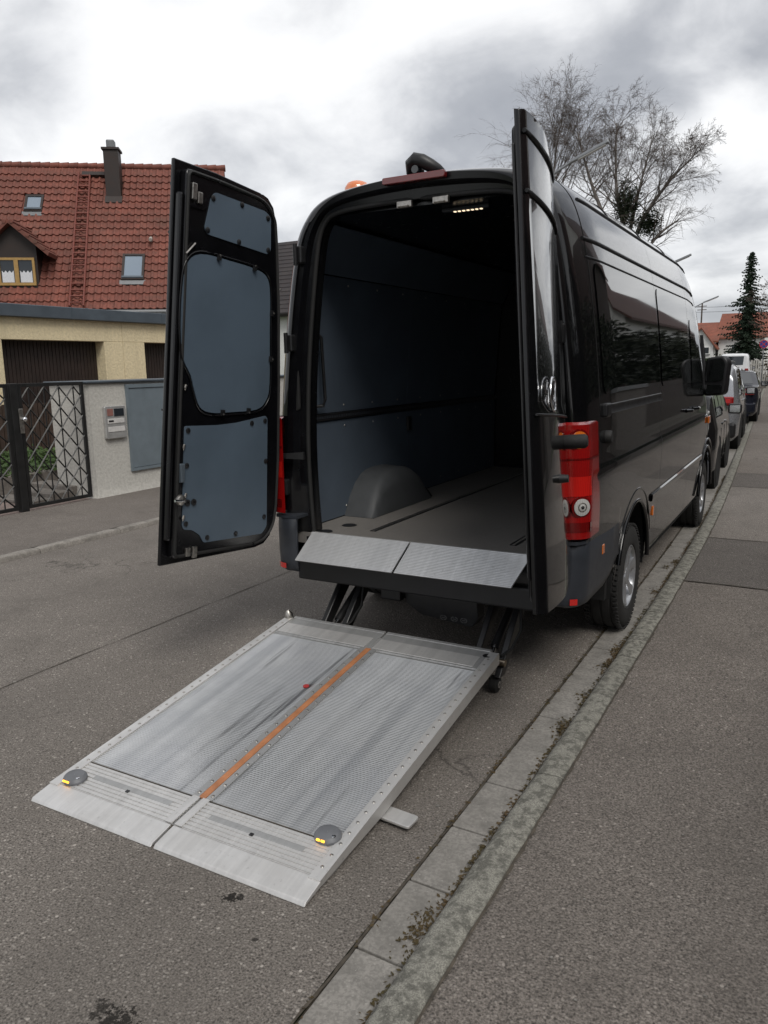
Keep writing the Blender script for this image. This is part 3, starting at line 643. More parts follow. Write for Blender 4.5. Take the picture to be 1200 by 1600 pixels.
# rear bumper (wraps round the corners) and lamps
def wrap(y_end, r=.13, n=10, x0=.0, rear=.0):
    p = [(x0, rear), (.5, rear+.004)] if x0 < .5 else [(x0, rear)]
    W = .990
    p += [(W-r+r*math.sin(PI/2*k/n), rear+.006+r-r*math.cos(PI/2*k/n)) for k in range(n+1)]
    p += [(W, lerp(rear+r+.03, y_end, k/4)) for k in range(5)]
    return p
PB = [(.49, -.030), (.505, -.008), (.55, .0), (.62, .004), (.76, .004), (.83, .0), (.848, -.012), (.85, -.05)]
for s in (1, -1):
    b = B(); rows = []
    path = [(x, y) for x, y in wrap(.80, x0=.79, rear=-.015)]
    for (x, y) in path:
        row = []
        for z, o in PB:
            nx, ny = (1, 0) if y > .2 else ((x-.79)/.21 if x > .86 else 0, -1 if x < .9 else -.6)
            cut = 0
            if y > .45: cut = .09*((y-.45)/.35)**2
            zz_ = z+cut*(1 if z < .6 else 0)
            row.append((s*(x+o*nx), y+o*ny*(1 if y < .2 else 0), zz_))
        rows.append(row)
    b.grid(rows); b.build('bumper_corner', GREYPL, van, smooth=50, solid=.02)
    b = B(); b.prism([(.785, -.015), (.785, .20), (.985, .20), (.985, .06), (.95, .0), (.88, -.012)], .835, .852, lambda u, v, h: (s*u, v, h)); b.build('bumper_top', GREYPL, van)
    b = B(); b.box((s*.993, .40, .735), (.010, .045, .055)); b.build('side_marker_lamp', AMBL, van, bevel=.004)
    b = B(); b.grid([[(s*(x+.006*(x > .9)), y-.005, z) for z in (.512, .52, .535, .545)] for x, y in wrap(.80, x0=.79, rear=-.015)[(2 if s < 0 else 4):(9 if s < 0 else 7)]]); b.build('rear_reflector', REDB, van, smooth=50)
    # lamp cluster
    def lamp_rows(zs, off, xa, ye):
        rows = []
        W = .985
        for z in zs:
            ins = .0+.045*max(0, (z-1.0))/.5*.6
            r = .085; pth = [(xa, -.004)]+[(W-ins-r+r*math.sin(PI/2*k/8), .0+r-r*math.cos(PI/2*k/8)) for k in range(9)]+[(W-ins, lerp(r, ye, k/4)) for k in (1, 2, 3, 4)]
            row = []
            for i, (x, y) in enumerate(pth):
                if i == 0: nx, ny = 0, -1
                elif i < 10: t = PI/2*(i-1)/8; nx, ny = math.sin(t), -math.cos(t)
                else: nx, ny = 1, 0
                row.append((s*(x+nx*off), y+ny*off, z))
            rows.append(row)
        return rows
    zs = [.862]+[.868, .90, 1.0, 1.1, 1.2, 1.3, 1.4, 1.45, 1.462]
    b = B(); rows = lamp_rows(zs, .018, .862, .25); rows[0] = lamp_rows([.862], -.005, .862, .25)[0]; rows[-1] = lamp_rows([1.462], -.005, .862, .25)[0]; b.grid(rows)
    tl = b.build('tail_lamp', REDL, van, smooth=50)
    b = B(); b.grid(lamp_rows([1.09, 1.14, 1.19], .0205, .872, .08)); b.build('brake_section', REDB, tl, smooth=50)
    b = B(); b.grid(lamp_rows([1.275, 1.283], .021, .868, .24)); b.build('lamp_divider', REDD, tl, smooth=50)
    b = B(); b.grid(lamp_rows([.905, .93, .955], .0205, .885, .05)); b.build('fog_section', REDD, tl, smooth=50)
    for (zc, mm, rr) in ((1.035, CLEARL, .044), (1.375, AMBL, .044)):
        a45 = math.radians(44); nx, ny = math.sin(a45), -math.cos(a45); base = Vector((.985-.085+.085*nx-(.027 if zc > 1.2 else .004), .085+.085*ny, zc)); nn = Vector((nx, ny, 0)); tt = Vector((-ny, nx, 0))
        for rad, dep, m2, nm in ((rr+.012, .020, REDD, 'reflector_ring'), (rr, .026, mm, 'round_reflector'), (rr*.34, .030, BLK if zc < 1.2 else REDD, 'bulb_centre'), (rr*.70, .0275, STEEL, 'reflector_step'), (rr*.55, .0285, mm, 'reflector_bowl')):
            b = B(); row0, row1, cen = [], [], []
            for k in range(28):
                t = 2*PI*k/28; d = tt*math.cos(t)*rad+Vector((0, 0, 1))*math.sin(t)*rad
                p0 = base+d-nn*.01; p1 = base+d+nn*dep; p2 = base+d*.02+nn*(dep+.006); row0.append((s*p0.x, p0.y, p0.z)); row1.append((s*p1.x, p1.y, p1.z)); cen.append((s*p2.x, p2.y, p2.z))
            b.grid([row0, row1, cen], True); b.build(nm, m2, tl, smooth=50)
    # hinges on the D pillar
    for z in (1.90, 1.02, 2.40):
        x = profx(z)-inset(.08, z)-.055
        b = B(); b.box((s*x, .05, z), (.05, .05, .10)); hg = b.build('door_hinge', BLKM, van, bevel=.01)
        b = B(); b.tube([(s*(x+.01), .015, z-.06), (s*(x+.01), .015, z+.06)], .013, 8); b.build('hinge_pin', BLKM, hg, smooth=50)
    b = B(); b.tube([(s*(.85-.0*k), .085+.0*k, 0) for k in range(1)] + [(s*.835, .082, 1.78), (s*.85, .082, 1.50)], .028, 8) if False else b.prism(roundpoly([(.80, 1.50), (.84, 1.49), (.835, 1.80), (.80, 1.82)], .018), 0, .02, lambda u, v, h: (s*u, .10-h, v)); b.build('pillar_vent', RUB, van, bevel=.006)
    b = B(); b.hexa([(s*.755, .06, 1.20), (s*.90, .02, 1.205), (s*.90, .0, 1.205), (s*.755, .04, 1.20)], [(s*.755, .06, 1.245), (s*.90, .02, 1.235), (s*.90, .0, 1.235), (s*.755, .04, 1.245)]); b.build('door_check_strap', BLKM, van)
b = B(); b.bx((-.80, .0, .45), (.80, .10, .575)); b.build('bumper_beam', BLK, van, bevel=.012)
b = B(); b.bx((-.76, .05, .565), (.76, .105, .715)); b.build('sill_panel', DOORIN, van)

# bridging plate from the sill: two ribbed aluminium leaves
for (xa, xb, xc, xd) in ((-.735, -.052, -.745, -.075), (-.040, .69, -.060, .640)):
    b = B(); rows = []; n = 22
    for k in range(n*2+1):
        t = k/(n*2); y = lerp(.082, -.105, t); z = lerp(.742, .600, t)+(.0016 if k % 2 else 0); rows.append([(lerp(xa, xc, t), y, z), (lerp(xb, xd, t), y, z)])
    b.grid(rows); b.build('bridge_plate', PLATEA, van, solid=.008)

# wheels
def wheel(parent, c, s, R_=.352, wd=.225, rim=.205, detail=True, mat=ALLOY, name='wheel'):
    x0 = 0; h = wd/2; sh = R_-.02
    prof = [(rim, -h+.02), (rim+.012, -h+.004), (rim+.05, -h-.006), (sh-.03, -h), (sh, -h+.012), (R_-.004, -h+.035)]
    if detail:
        for g_ in (-.062, 0.0, .062): prof += [(R_, g_-.008), (R_-.010, g_-.006), (R_-.010, g_+.006), (R_, g_+.008)]
    prof += [(R_-.004, h-.035), (sh, h-.012), (sh-.03, h), (rim+.05, h+.006), (rim+.012, h-.004), (rim, h-.02)]
    b = B(); b.lathe(prof, c, 'x', 56 if detail else 28, s); ty = b.build('wheel', TYRE, parent, smooth=35)
    if detail:
        b = B()
        for k in range(64):
            t = 2*PI*k/64
            for q in (-.092, .092):
                p = Vector((c[0]+s*q, c[1]+(R_-.002)*math.cos(t), c[2]+(R_-.002)*math.sin(t))); b.box(p, (.03, .018, .010), Matrix.Rotation(t, 3, 'X') @ Matrix.Rotation(PI/2, 3, 'X'))
        stuff(b.build('tread_blocks', TYRE, ty))
    b = B(); b.lathe([(rim+.006, h-.012), (rim-.004, h-.006), (rim-.016, h-.02), (rim-.022, h-.10), (rim-.022, -h+.04)], c, 'x', 48, s); rm = b.build('rim', mat, ty, smooth=50)
    b = B(); b.lathe([(rim-.02, h-.105), (0, h-.10)], c, 'x', 32, s); b.build('brake_disc', BLKM, ty)
    b = B(); nsp = 6
    for k in range(nsp):
        t = 2*PI*k/nsp+.26
        def sp(r, a, hx): return (c[0]+s*hx, c[1]+r*math.cos(t+a/r), c[2]+r*math.sin(t+a/r))
        rows = []
        for r, wv, hx in ((.045, .030, h-.030), (.09, .027, h-.026), (rim-.05, .030, h-.022), (rim-.012, .044, h-.014)):
            rows.append([sp(r, -wv, hx-.04), sp(r, -wv, hx), sp(r, -wv*.5, hx+.006), sp(r, wv*.5, hx+.006), sp(r, wv, hx), sp(r, wv, hx-.04)])
        b.grid(rows)
    b.build('spokes', mat, ty, smooth=40)
    b = B(); b.lathe([(0, h-.012), (.035, h-.014), (.055, h-.022), (.06, h-.05)], c, 'x', 24, s); b.build('hub_cap', mat, ty, smooth=40)
for s in (1, -1):
    for y in YW: wheel(van, (s*.858, y, .352), s)

# ------------------------------------------------------------------ rear doors (built closed, swung open about their hinge axis)
def door_matrix(s, deg, hxv):
    A = Vector((s*hxv, 0, .7)); ax = Vector((-s*math.sin(math.radians(4)), 0, math.cos(math.radians(4))))
    return Matrix.Translation(A) @ Matrix.Rotation(s*math.radians(deg), 4, ax) @ Matrix.Translation(-A)
HINGE0 = [(.660, .74), (.675, .82), (.72, .875), (.80, .905), (.90, .918), (1.2, .912), (1.66, .880), (2.1, .838), (2.45, .790), (2.58, .765), (2.65, .735), (2.69, .685), (2.705, .62)]
class DB(B):
    def __init__(s, mtx, sg): super().__init__(); s.m = mtx; s.s = sg
    def done(s, *a, **k):
        s.v = [tuple(s.m @ Vector((s.s*x, y if (s.s < 0 or y < 0) else y*.35, z))) for x, y, z in s.v]; return s.build(*a, **k)
def make_door(s, deg, hxv, dx):
    HINGE = [(z_, x_+dx) for z_, x_ in HINGE0]
    def hx(z): return interp(z, [p[0] for p in HINGE], [p[1] for p in HINGE])
    tp = .035 if s < 0 else 0
    OUT = [(.012, .660)]+[(x, z) for z, x in HINGE]+[(.30, 2.695+tp*.7), (.012, 2.680+tp)]
    mt = door_matrix(s, deg, hxv); nb = lambda: DB(mt, s)
    # outer skin, slightly bowed, with window recess steps
    b = nb(); rows = []
    zs = sorted(set([.66, .675, .69, .72, .76, .80, .85, .90]+ysteps(.9, 2.58, .04)+[2.60, 2.62, 2.65, 2.67, 2.69, 2.70]))
    for z in zs:
        xe = hx(z); x0 = .012; topcut = 0
        row = []
        for k in range(25):
            u = k/24; x = lerp(x0, xe, u); edge = min(x-x0, xe-x)
            y = -.045-.030*math.sin(PI*u)**.8+.030*max(0, 1-edge/.03)**2+.010*ss((z-1.6)/1.1)-.008*ss((1.45-z)/.7)
            if 1.50 < z < 2.36 and edge > .035: y += .008*min(1, (z-1.50)/.03)*min(1, (2.36-z)/.03)*min(1, (edge-.035)/.03)
            zz_ = min(z, 2.68+.027*min(1, x/.45)) if z > 2.6 else z
            if z > 2.6: zz_ += tp*ss((z-2.6)/.1)*max(0, 1-x/.65)
            row.append((x, y, zz_))
        rows.append(row)
    b.grid(rows); dr = b.done('rear_door', BLACKP, van, smooth=60)
    dr['label'] = 'open rear door showing its lined inner side' if s < 0 else 'open rear door seen from its glossy outer side'
    # edge flange and inner frame
    b = nb(); b.prism(OUT, -.028, -.006, lambda u, v, h: (u, h, v)); b.done('door_flange', DOORIN, dr, bevel=.006)
    inner = [(.055, .70)]+[(x-.05, z+(.03 if z < .75 else 0)-(.035 if z > 2.6 else 0)) for z, x in HINGE]+[(.30, 2.655+tp*.7), (.055, 2.642+tp)]
    b = nb(); b.prism(roundpoly(inner, .03, 3), -.006, .040, lambda u, v, h: (u, h, v)); b.done('inner_frame', DOORIN, dr, smooth=30, bevel=.010, seg=3)
    b = nb(); b.tube([(x, .041, z) for x, z in roundpoly([(x_+(.012 if x_ < .3 else -.012), z_+(.012 if z_ < 1.5 else -.012)) for x_, z_ in inner], .03, 3)], .010, 6, closed=True); b.done('door_seal', RUB, dr, smooth=60)
    b = nb(); b.bx((.020, -.004, .80), (.047, .036, 2.56)); b.done('lock_stile', DOORIN, dr, bevel=.012)
    # blue-grey lining boards with fixings
    p1 = [(.222, 2.575), (.250, 2.608), (.64, 2.602), (.690, 2.580), (.705, 2.405), (.685, 2.378), (.205, 2.392), (.185, 2.418)]
    p2 = catmull([(.052, 2.10), (.075, 2.22), (.165, 2.286), (.38, 2.290), (.58, 2.282), (.68, 2.255), (.718, 2.17), (.735, 1.95), (.758, 1.66), (.735, 1.56), (.655, 1.505), (.45, 1.487), (.295, 1.481), (.205, 1.51), (.158, 1.60), (.130, 1.672), (.070, 1.765), (.050, 1.93)], 4, closed=True)
    p3 = [(.100, 1.409), (.34, 1.414), (.50, 1.428), (.742, 1.470), (.758, 1.452), (.806, .80), (.765, .757), (.275, .764), (.243, .812), (.185, .846), (.125, .855), (.112, .875)]
    for pts, r, nm in ((p1, .018, 'lining_panel'), (p2, 0, 'lining_panel'), (p3, .016, 'lining_panel')):
        q = roundpoly(pts, r, 4) if r else pts
        b = nb(); y0 = .0405; b.prism(q, y0, y0+.005, lambda u, v, h: (u, h, v)); b.done(nm, PANEL, dr)
    # pressed rim around the middle board
    cx0, cz0 = .41, 1.88
    rim = [(cx0+(x-cx0)*1.035, .046, cz0+(z-cz0)*1.03) for x, z in p2]
    b = nb(); b.tube(rim, .0045, 8, closed=True); b.done('pressed_rim', DOORIN, dr, smooth=60)
    b = nb()
    for (x, z) in [(.235, 2.575), (.45, 2.592), (.665, 2.57), (.205, 2.412), (.44, 2.398), (.68, 2.40), (.125, 1.385), (.125, 1.20), (.135, .885), (.30, .79), (.53, .785), (.775, .86), (.76, 1.20), (.735, 1.44), (.62, 1.425)]:
        b.lathe([(0, .052), (.011, .052), (.015, .0495), (.015, .045)], (x, 0, z), 'y', 12, 1)
    stuff(b.done('panel_clips', BLK, dr, smooth=40))
    b = nb()
    for (x, z) in [(.29, 2.292), (.57, 2.285), (.735, 2.06), (.748, 1.80), (.58, 1.497), (.37, 1.484)]:
        b.box((x, .054, z), (.020, .016, .030))
    stuff(b.done('edge_clamps', BLK, dr))
    b = nb()
    for (x, z) in [(.29, 2.302), (.57, 2.295), (.745, 2.06), (.758, 1.80), (.58, 1.487), (.37, 1.474), (.79, 2.20)]:
        b.lathe([(0, .064), (.005, .064), (.006, .06)], (x, 0, z), 'y', 8, 1)
    stuff(b.done('clamp_screws', STEEL, dr))
    # lock hardware along the free edge
    if s < 0:
     b = nb(); b.lathe([(0, .075), (.012, .073), (.026, .066), (.030, .056), (.030, .04)], (.085, 0, 1.02), 'y', 20, 1); o = b.done('latch_plate', STEEL, dr, smooth=40)
     b = nb(); b.tube([(.09, .070, 1.02), (.03, .070, 1.022)], .007, 8); b.done('latch_bolt', CHROME, o, smooth=50)
    b = nb()
    for x in (.14, .185): b.lathe([(.018, .044), (.018, .052), (.009, .052), (.009, .046), (0, .046)], (x, 0, 1.00), 'y', 16, 1)
    b.done('rod_grommet', BLK, dr, smooth=30)
    b = nb(); b.hexa([(.078, .042, 1.11), (.100, .042, 1.11), (.104, .042, 1.215), (.070, .042, 1.215)], [(.078, .066, 1.115), (.100, .066, 1.115), (.104, .060, 1.21), (.070, .060, 1.21)]); b.done('inner_release', GREYM, dr, bevel=.005)
    for (x, z, h_) in ((.10, 2.585, .05), (.14, 2.56, .035), (.155, .735, .03), (.205, .73, .04)):
        b = nb(); b.bx((x-.016, .04, z-h_), (x+.016, .056, z+h_*.6)); b.done('rod_guide', STEEL, dr, bevel=.004)
    for (x, z) in ((.10, 1.62), (.105, 1.31), (.13, 1.05), (.12, .93)):
        b = nb(); b.tube([(x, .045, z), (x-.012, .052, z-.014), (x-.012, .052, z-.028)], .007, 6); b.done('rod_clip', STEEL, dr, smooth=50)
    b = nb(); b.tube([(.06, .05, 2.27), (.12, .05, 2.33)], .006, 6); b.done('lock_rod', STEEL, dr)
    b = nb(); b.prism(roundpoly([(.06, 2.50), (.17, 2.50), (.20, 2.52), (.20, 2.56)], .01), .04, .046, lambda u, v, h: (u, h, v)); b.done('pressed_ledge', DOORIN, dr, bevel=.004)
    # outside trims
    for z, r in ((2.37, .009), (2.60, .010), (1.485, .006)):
        b = nb(); path = []
        for k in range(25):
            u = k/24; x = lerp(.03, hx(z)-.02, u); dz = 0; path.append((x, -.047-.030*math.sin(PI*u)**.8+.010*ss((z-1.6)/1.1)-.002, z+dz))
        b.tube(path, r, 6); b.done('outer_trim', BLK, dr, smooth=60)
    if s > 0:
        b = nb(); b.tube([(.635, -.06, 1.362), (.635, -.075, 1.362), (.635, -.165, 1.362), (.635, -.178, 1.362)], [.030, .034, .034, .024], 16); b.done('door_buffer', RUB, dr, smooth=40)
        b = nb(); b.tube([(.405, -.05, 1.20), (.405, -.115, 1.20)], [.024, .017], 12); b.done('lock_knob', BLKM, dr, smooth=40)
        b = nb(); b.tube([(.40, -.066, 1.17), (.47, -.066, 1.10)], .012, 8); b.done('lock_lever', CHROME, dr, smooth=50)
        # round chrome badge: ring with a V over a W
        R_ = .072; cx, cz, yy = .285, 1.575, -.078
        b = nb(); b.tube([(cx+R_*math.cos(2*PI*k/40), yy, cz+R_*math.sin(2*PI*k/40)) for k in range(40)], .007, 8, closed=True); bd = b.done('badge', CHROME, dr, smooth=60)
        b = nb(); b.lathe([(0, .0), (R_, .0), (R_, -.01)], (cx, -yy-.003, cz), 'y', 32, -1); b.done('badge_disc', BLK, bd)
        for pts in ([(-.032, .058), (0, -.004+.012), (.032, .058)], [(-.060, .030), (-.030, -.052), (0, .000), (.030, -.052), (.060, .030)]):
            b = nb(); b.tube([(cx-u, yy-.002, cz+v) for u, v in pts], .006, 6); b.done('badge_letter', CHROME, bd, smooth=50)
    return dr
make_door(-1, 93, .96, .03); make_door(1, 98, .88, -.018)

# ------------------------------------------------------------------ tail lift: platform lowered on the road, arms to the van
lift = thing('tail_lift', 'ribbed aluminium tail lift platform lowered onto the road behind the van', 'tail lift', (-.0725, -2.0, 0))
PHI = math.atan2(.232, 1.84); XL, XR = -.765, .617; XC = -.0745
def LT(x, s, h=0): return (x-.012*(s/1.85), -2.0+s*math.cos(PHI)-h*math.sin(PHI), .018+s*math.sin(PHI)+h*math.cos(PHI))
def LB(b, x0, x1, s0, s1, h0, h1): return b.hexa([LT(x0, s0, h0), LT(x1, s0, h0), LT(x1, s1, h0), LT(x0, s1, h0)], [LT(x0, s0, h1), LT(x1, s0, h1), LT(x1, s1, h1), LT(x0, s1, h1)])
E1, E2 = .050, .028
for (xa, xb) in ((XL+E1, XC-.052), (XC+.052, XR-E1)):
    b = B(); rows = []; pitch = .0115; n = int((1.635-.285)/pitch)
    for k in range(n):
        s_ = .285+k*pitch
        for ds, h in ((0, 0), (.0032, 0), (.0046, .0028), (.0088, .0028), (.0102, 0)): rows.append([LT(xa, s_+ds, h), LT(lerp(xa, xb, .5), s_+ds, h), LT(xb, s_+ds, h)])
    b.grid(rows); b.build('ribbed_deck', DECK, lift)
b = B(); LB(b, XL+.01, XR-.01, .12, 1.80, -.045, -.002); b.build('platform_core', ALU3, lift)
for sg, xo, xi in ((-1, XL, XL+E1), (1, XR, XR-E1)):
    x0, x1 = min(xo, xi), max(xo, xi)
    b = B(); b.hexa([LT(x0, .10, -.016), LT(x1, .10, -.016), LT(x1, .55, -.052), LT(x0, .55, -.052)], [LT(x0, .10, .0075), LT(x1, .10, .0075), LT(x1, .55, .0075), LT(x0, .55, .0075)])
    b.hexa([LT(x0, .55, -.052), LT(x1, .55, -.052), LT(x1, 1.84, -.052), LT(x0, 1.84, -.052)], [LT(x0, .55, .0075), LT(x1, .55, .0075), LT(x1, 1.84, .0075), LT(x0, 1.84, .0075)])
    o = b.build('side_rail', ALU2, lift)
    b = B()
    for k in range(27):
        s_ = .16+k*.0615; xm = xo+(-sg)*.030
        c = Vector(LT(xm, s_, .0075)); b.lathe([(0, .0030), (.0055, .0024), (.0075, 0)], c, 'z', 8)
    stuff(b.build('rivets', STEEL, o, smooth=50))
b = B(); LB(b, XC-.016, XC+.016, .285, 1.655, -.004, .0065); b.build('hinge_strip', ORANGE, lift, bevel=.002)
for sg in (-1, 1):
    x0, x1 = sorted((XC+sg*.018, XC+sg*.051)); b = B(); LB(b, x0, x1, .285, 1.655, -.004, .0045); o = b.build('hinge_flat', ALU3, lift)
    b = B()
    for k in range(18): b.lathe([(0, .0040), (.006, .003), (.009, 0)], Vector(LT(XC+sg*.035, .31+k*.076, .0045)), 'z', 8)
    stuff(b.build('rivets', STEEL, o, smooth=50))
for sg, xa, xb in ((-1, XL, XC-.006), (1, XC+.006, XR)):
    b = B(); b.hexa([LT(xa, 0, -.016), LT(xb, 0, -.016), LT(xb, .115, -.018), LT(xa, .115, -.018)], [LT(xa, .012, -.004), LT(xb, .012, -.004), LT(xb, .115, .0035), LT(xa, .115, .0035)]); fl = b.build('ramp_lip', ALU2, lift, bevel=.003)
    b = B(); rows = []; n = 8
    ia, ib = (xa+E1, xb) if sg < 0 else (xa, xb-E1)
    for k in range(n):
        s_ = .118+k*.020
        for ds, h in ((0, -.001), (.003, -.001), (.0045, .0035), (.0170, .0035), (.0190, -.001)): rows.append([LT(ia, s_+ds, h), LT(ib, s_+ds, h)])
    b.grid(rows); b.build('ramp_ribs', ALU2, fl)
    b = B(); LB(b, lerp(ia, ib, .16), lerp(ia, ib, .86), .196, .222, 0, .0042); b.build('ramp_cover', ALU3, fl, bevel=.002)
    b = B(); LB(b, lerp(ia, ib, .50)-.008, lerp(ia, ib, .50)+.008, .186, .200, .003, .0065); b.build('cover_catch', BLKM, fl)
    for xx in (xb-.020, ) if sg < 0 else (xa+.020,):
        b = B(); LB(b, xx-.018, xx+.018, .118, .285, .0035, .0070); b.build('edge_strip', ALU2, fl)
    b = B(); LB(b, ia, ib, .2815, .2855, -.004, .0012); b.build('dirt_joint', DIRT, fl)
    # rear connecting plate
    b = B(); LB(b, ia, ib, 1.650, 1.845, -.03, .0030); rp = b.build('rear_plate', ALU3, lift, bevel=.003)
    b = B(); LB(b, ia+.01, ib-.03, 1.665, 1.775, .003, .0062); b.build('cover_sheet', ALU2, rp, bevel=.001)
    b = B(); LB(b, ia, ib, 1.846, 1.872, -.045, .006); b.build('hinge_edge', ALU3, rp, bevel=.003)
    b = B(); LB(b, xb-.010 if sg < 0 else xa-.004, xb+.004 if sg < 0 else xa+.010, .10, .28, -.02, -.004); b.build('lip_gap', DIRT, fl)
# warning lamps
AMB_E = emit('amber_led_lit', (1.0, .42, .03), 2.2)
for (x, s_) in ((XL+.085, .165), (XR-.095, .300)):
    b = B(); prof2 = [(.048*math.cos(2*PI*k/24)*1.12, .048*math.sin(2*PI*k/24)) for k in range(24)]; rows = []
    for sc2, h in ((1.0, .003), (1.0, .013), (.84, .024), (.74, .027), (.02, .028)): rows.append([LT(x+u*sc2, s_+v*sc2, h) for u, v in prof2])
    b.grid(rows, True); o = b.build('warning_lamp', plain('grey_lamp_housing', (.13, .135, .145), .5, var=.15), lift, smooth=35)
    for dx in (-.014, .006):
        b = B(); c = Vector(LT(x+dx, s_-.0435, .018)); b.box(c, (.015, .010, .008), Matrix.Rotation(-.8, 3, 'X')); b.build('amber_diode', AMB_E, o, bevel=.002)
    b = B(); b.lathe([(0, .003), (.007, .002), (.008, 0)], Vector(LT(x+.035, s_-.012, .026)), 'z', 10); b.build('fixing_screw', CHROME, o)
b = B(); b.prism(roundpoly([(.56, -1.46), (.735, -1.475), (.738, -1.39), (.56, -1.375)], .014), .018, .030, lambda u, v, h: (u, v, h+.05*0)); b.build('side_tongue', ALU2, lift, bevel=.003)
b = B(); b.tube([LT(-.17, 1.18, .006), LT(-.17, 1.18, .010)], .016, 16); b.build('red_plug', plain('red_plastic_plug', (.35, .03, .03), .5), lift)
b = B(); b.tube([LT(XL+.02, 1.845, 0), LT(XL+.02, 1.845, .030), LT(XL+.015, 1.845, .05)], [.028, .024, .010], 12); b.build('lock_pin', STEEL, lift, smooth=40)
b = B(); b.lathe([(0, .004), (.024, .004), (.026, .003)], Vector(LT(XR-.05, 1.80, .002)), 'z', 16); b.build('lock_hole', BLK, lift)
# castor at the right rear corner
b = B(); b.lathe([(.014, -.024), (.036, -.024), (.046, -.016), (.046, .016), (.036, .024), (.014, .024)], (.555, -.10, .047), 'x', 24); cs = b.build('support_wheel', RUB, lift, smooth=40)
b = B(); b.lathe([(.007, .027), (.020, .027), (.020, -.027), (.007, -.027)], (.555, -.10, .047), 'x', 16); b.build('wheel_hub', CHROME, cs, smooth=40)
b = B(); b.hexa([(.535, -.12, .04), (.53, -.08, .04), (.53, -.06, .20), (.535, -.14, .20)], [(.529, -.12, .04), (.524, -.08, .04), (.524, -.06, .20), (.529, -.14, .20)]); b.build('wheel_fork', BLKM, cs)
# arms and frame beneath the van
for s, xs in ((-1, (-.60, -.45)), (1, (.43, .58))):
    for x in xs:
        b = B(); b.hexa([(x-.018, -.14, .10), (x+.018, -.14, .10), (x+.018, -.06, .09), (x-.018, -.06, .09)], [(x-.018, .22, .46), (x+.018, .22, .46), (x+.018, .34, .43), (x-.018, .34, .43)]); b.build('lift_arm', BLKM, lift, bevel=.006)
    for (y, z) in ((.20, .445), (-.09, .17)):
        b = B(); b.tube([(xs[0]-.03, y, z), (xs[1]+.03, y, z)], .020, 12); b.build('arm_pin', BRASSY, lift, smooth=40)
    b = B(); b.tube([(lerp(*xs, .5), .02, .21), (lerp(*xs, .5), .38, .42)], .024, 12); b.build('lift_cylinder', BLKM, lift, smooth=40)
    b = B(); b.tube([(lerp(*xs, .5), -.06, .155), (lerp(*xs, .5), .03, .215)], .012, 10); b.build('piston_rod', CHROME, lift, smooth=40)
    b = B(); b.tube([(xs[1]+.02, .18, .42), (xs[1]+.05, .10, .30), (xs[1]+.03, .0, .22), (xs[1]+.0, -.08, .20)], .009, 6); b.build('hydraulic_hose', RUB, lift, smooth=60)
b = B(); b.tube([(-.72, .30, .43), (.70, .30, .43)], .055, 16); b.build('cross_tube', BLKM, lift, smooth=40)
b = B(); b.bx((-.265, .10, .36), (-.13, .28, .47)); b.build('control_box', BLK, lift, bevel=.012)
b = B(); b.prism(roundpoly([(-.15, .44), (.34, .44), (.35, .30), (.31, .245), (-.02, .28), (-.12, .34)], .02), .16, .26, lambda u, v, h: (u, h, v)); pu = b.build('pump_housing', BLKM, lift, bevel=.006)
MARK = plain('grey_print', (.10, .10, .10), .6)
for k, x in enumerate((.13, .20, .26)):
    b = B(); b.tube([(x+.020*math.cos(2*PI*i/16), .158, .283+.013*math.sin(2*PI*i/16)) for i in range(16)], .003, 4, closed=True); b.box((x, .1585, .283), (.02, .002, .004)); b.build('printed_mark', MARK, pu)

# ------------------------------------------------------------------ left side: gate, wall, intercom, cabinet
WX = -6.50
wall = thing('garden_wall', 'thick whitewashed wall with metal coping beside the black gate', 'wall', (WX-.4, 4.6, .05))
b = B(); rows = []
for z in [0.0, .06, .15, .4, .7, 1.0, 1.3, 1.56]:
    fl_ = .03*max(0, 1-z/.10)
    row = []
    for (x, y) in [(WX-.78, 3.33)]+[(lerp(WX-.78, WX, k/6), 3.33) for k in range(1, 6)]+[(WX, 3.33)]+[(WX, lerp(3.33, 9.0, k/24)) for k in range(1, 25)]+[(WX-.78, 9.0)]:
        e = .010*mnoise.noise((x*3, y*3, z*3)); row.append((x+(e+fl_ if x > WX-.1 else 0), y+(e-fl_ if y < 3.4 else 0), z+.04))
    rows.append(row)
b.grid(rows, True); b.build('wall_body', WHITEW, wall, smooth=50)
b = B(); b.bx((WX-.84, 3.28, 1.60), (WX+.04, 9.05, 1.625)); b.build('coping', GREYM, wall, bevel=.006)
b = B(); b.bx((WX-.82, 3.30, 1.585), (WX+.02, 9.03, 1.60)); b.build('coping_lip', LEADG, wall)
cab = thing('utility_cabinet', 'grey steel utility cabinet door set into the white wall', 'cabinet', (WX, 4.6, .35))
b = B()
for (ya, yb, za, zb) in ((3.945, 5.6, 1.515, 1.565), (3.945, 5.6, .345, .385), (3.945, 3.985, .386, 1.514), (5.56, 5.6, .386, 1.514)): b.bx((WX-.02, ya, za), (WX+.035, yb, zb))
b.build('cabinet_frame', CABG, cab)
b = B(); b.bx((WX-.02, 3.990, .390), (WX+.022, 4.77, 1.51)); b.bx((WX-.02, 4.776, .390), (WX+.022, 5.555, 1.51)); b.build('cabinet_door', CABG, cab, bevel=.004)
ic = thing('intercom_panel', 'brushed steel intercom and letterbox panel on the white wall', 'intercom', (WX+.02, 3.70, .83))
b = B(); b.prism(roundpoly([(3.525, .838), (3.885, .838), (3.885, 1.28), (3.525, 1.28)], .02), 0, .05, lambda u, v, h: (WX+.0+h, u, v)); b.build('panel_frame', plain('brushed_steel', (.50, .50, .49), .4, .6, var=.1), ic, bevel=.008, seg=3)
PLATE = plain('pale_panel_plate', (.55, .54, .52), .5)
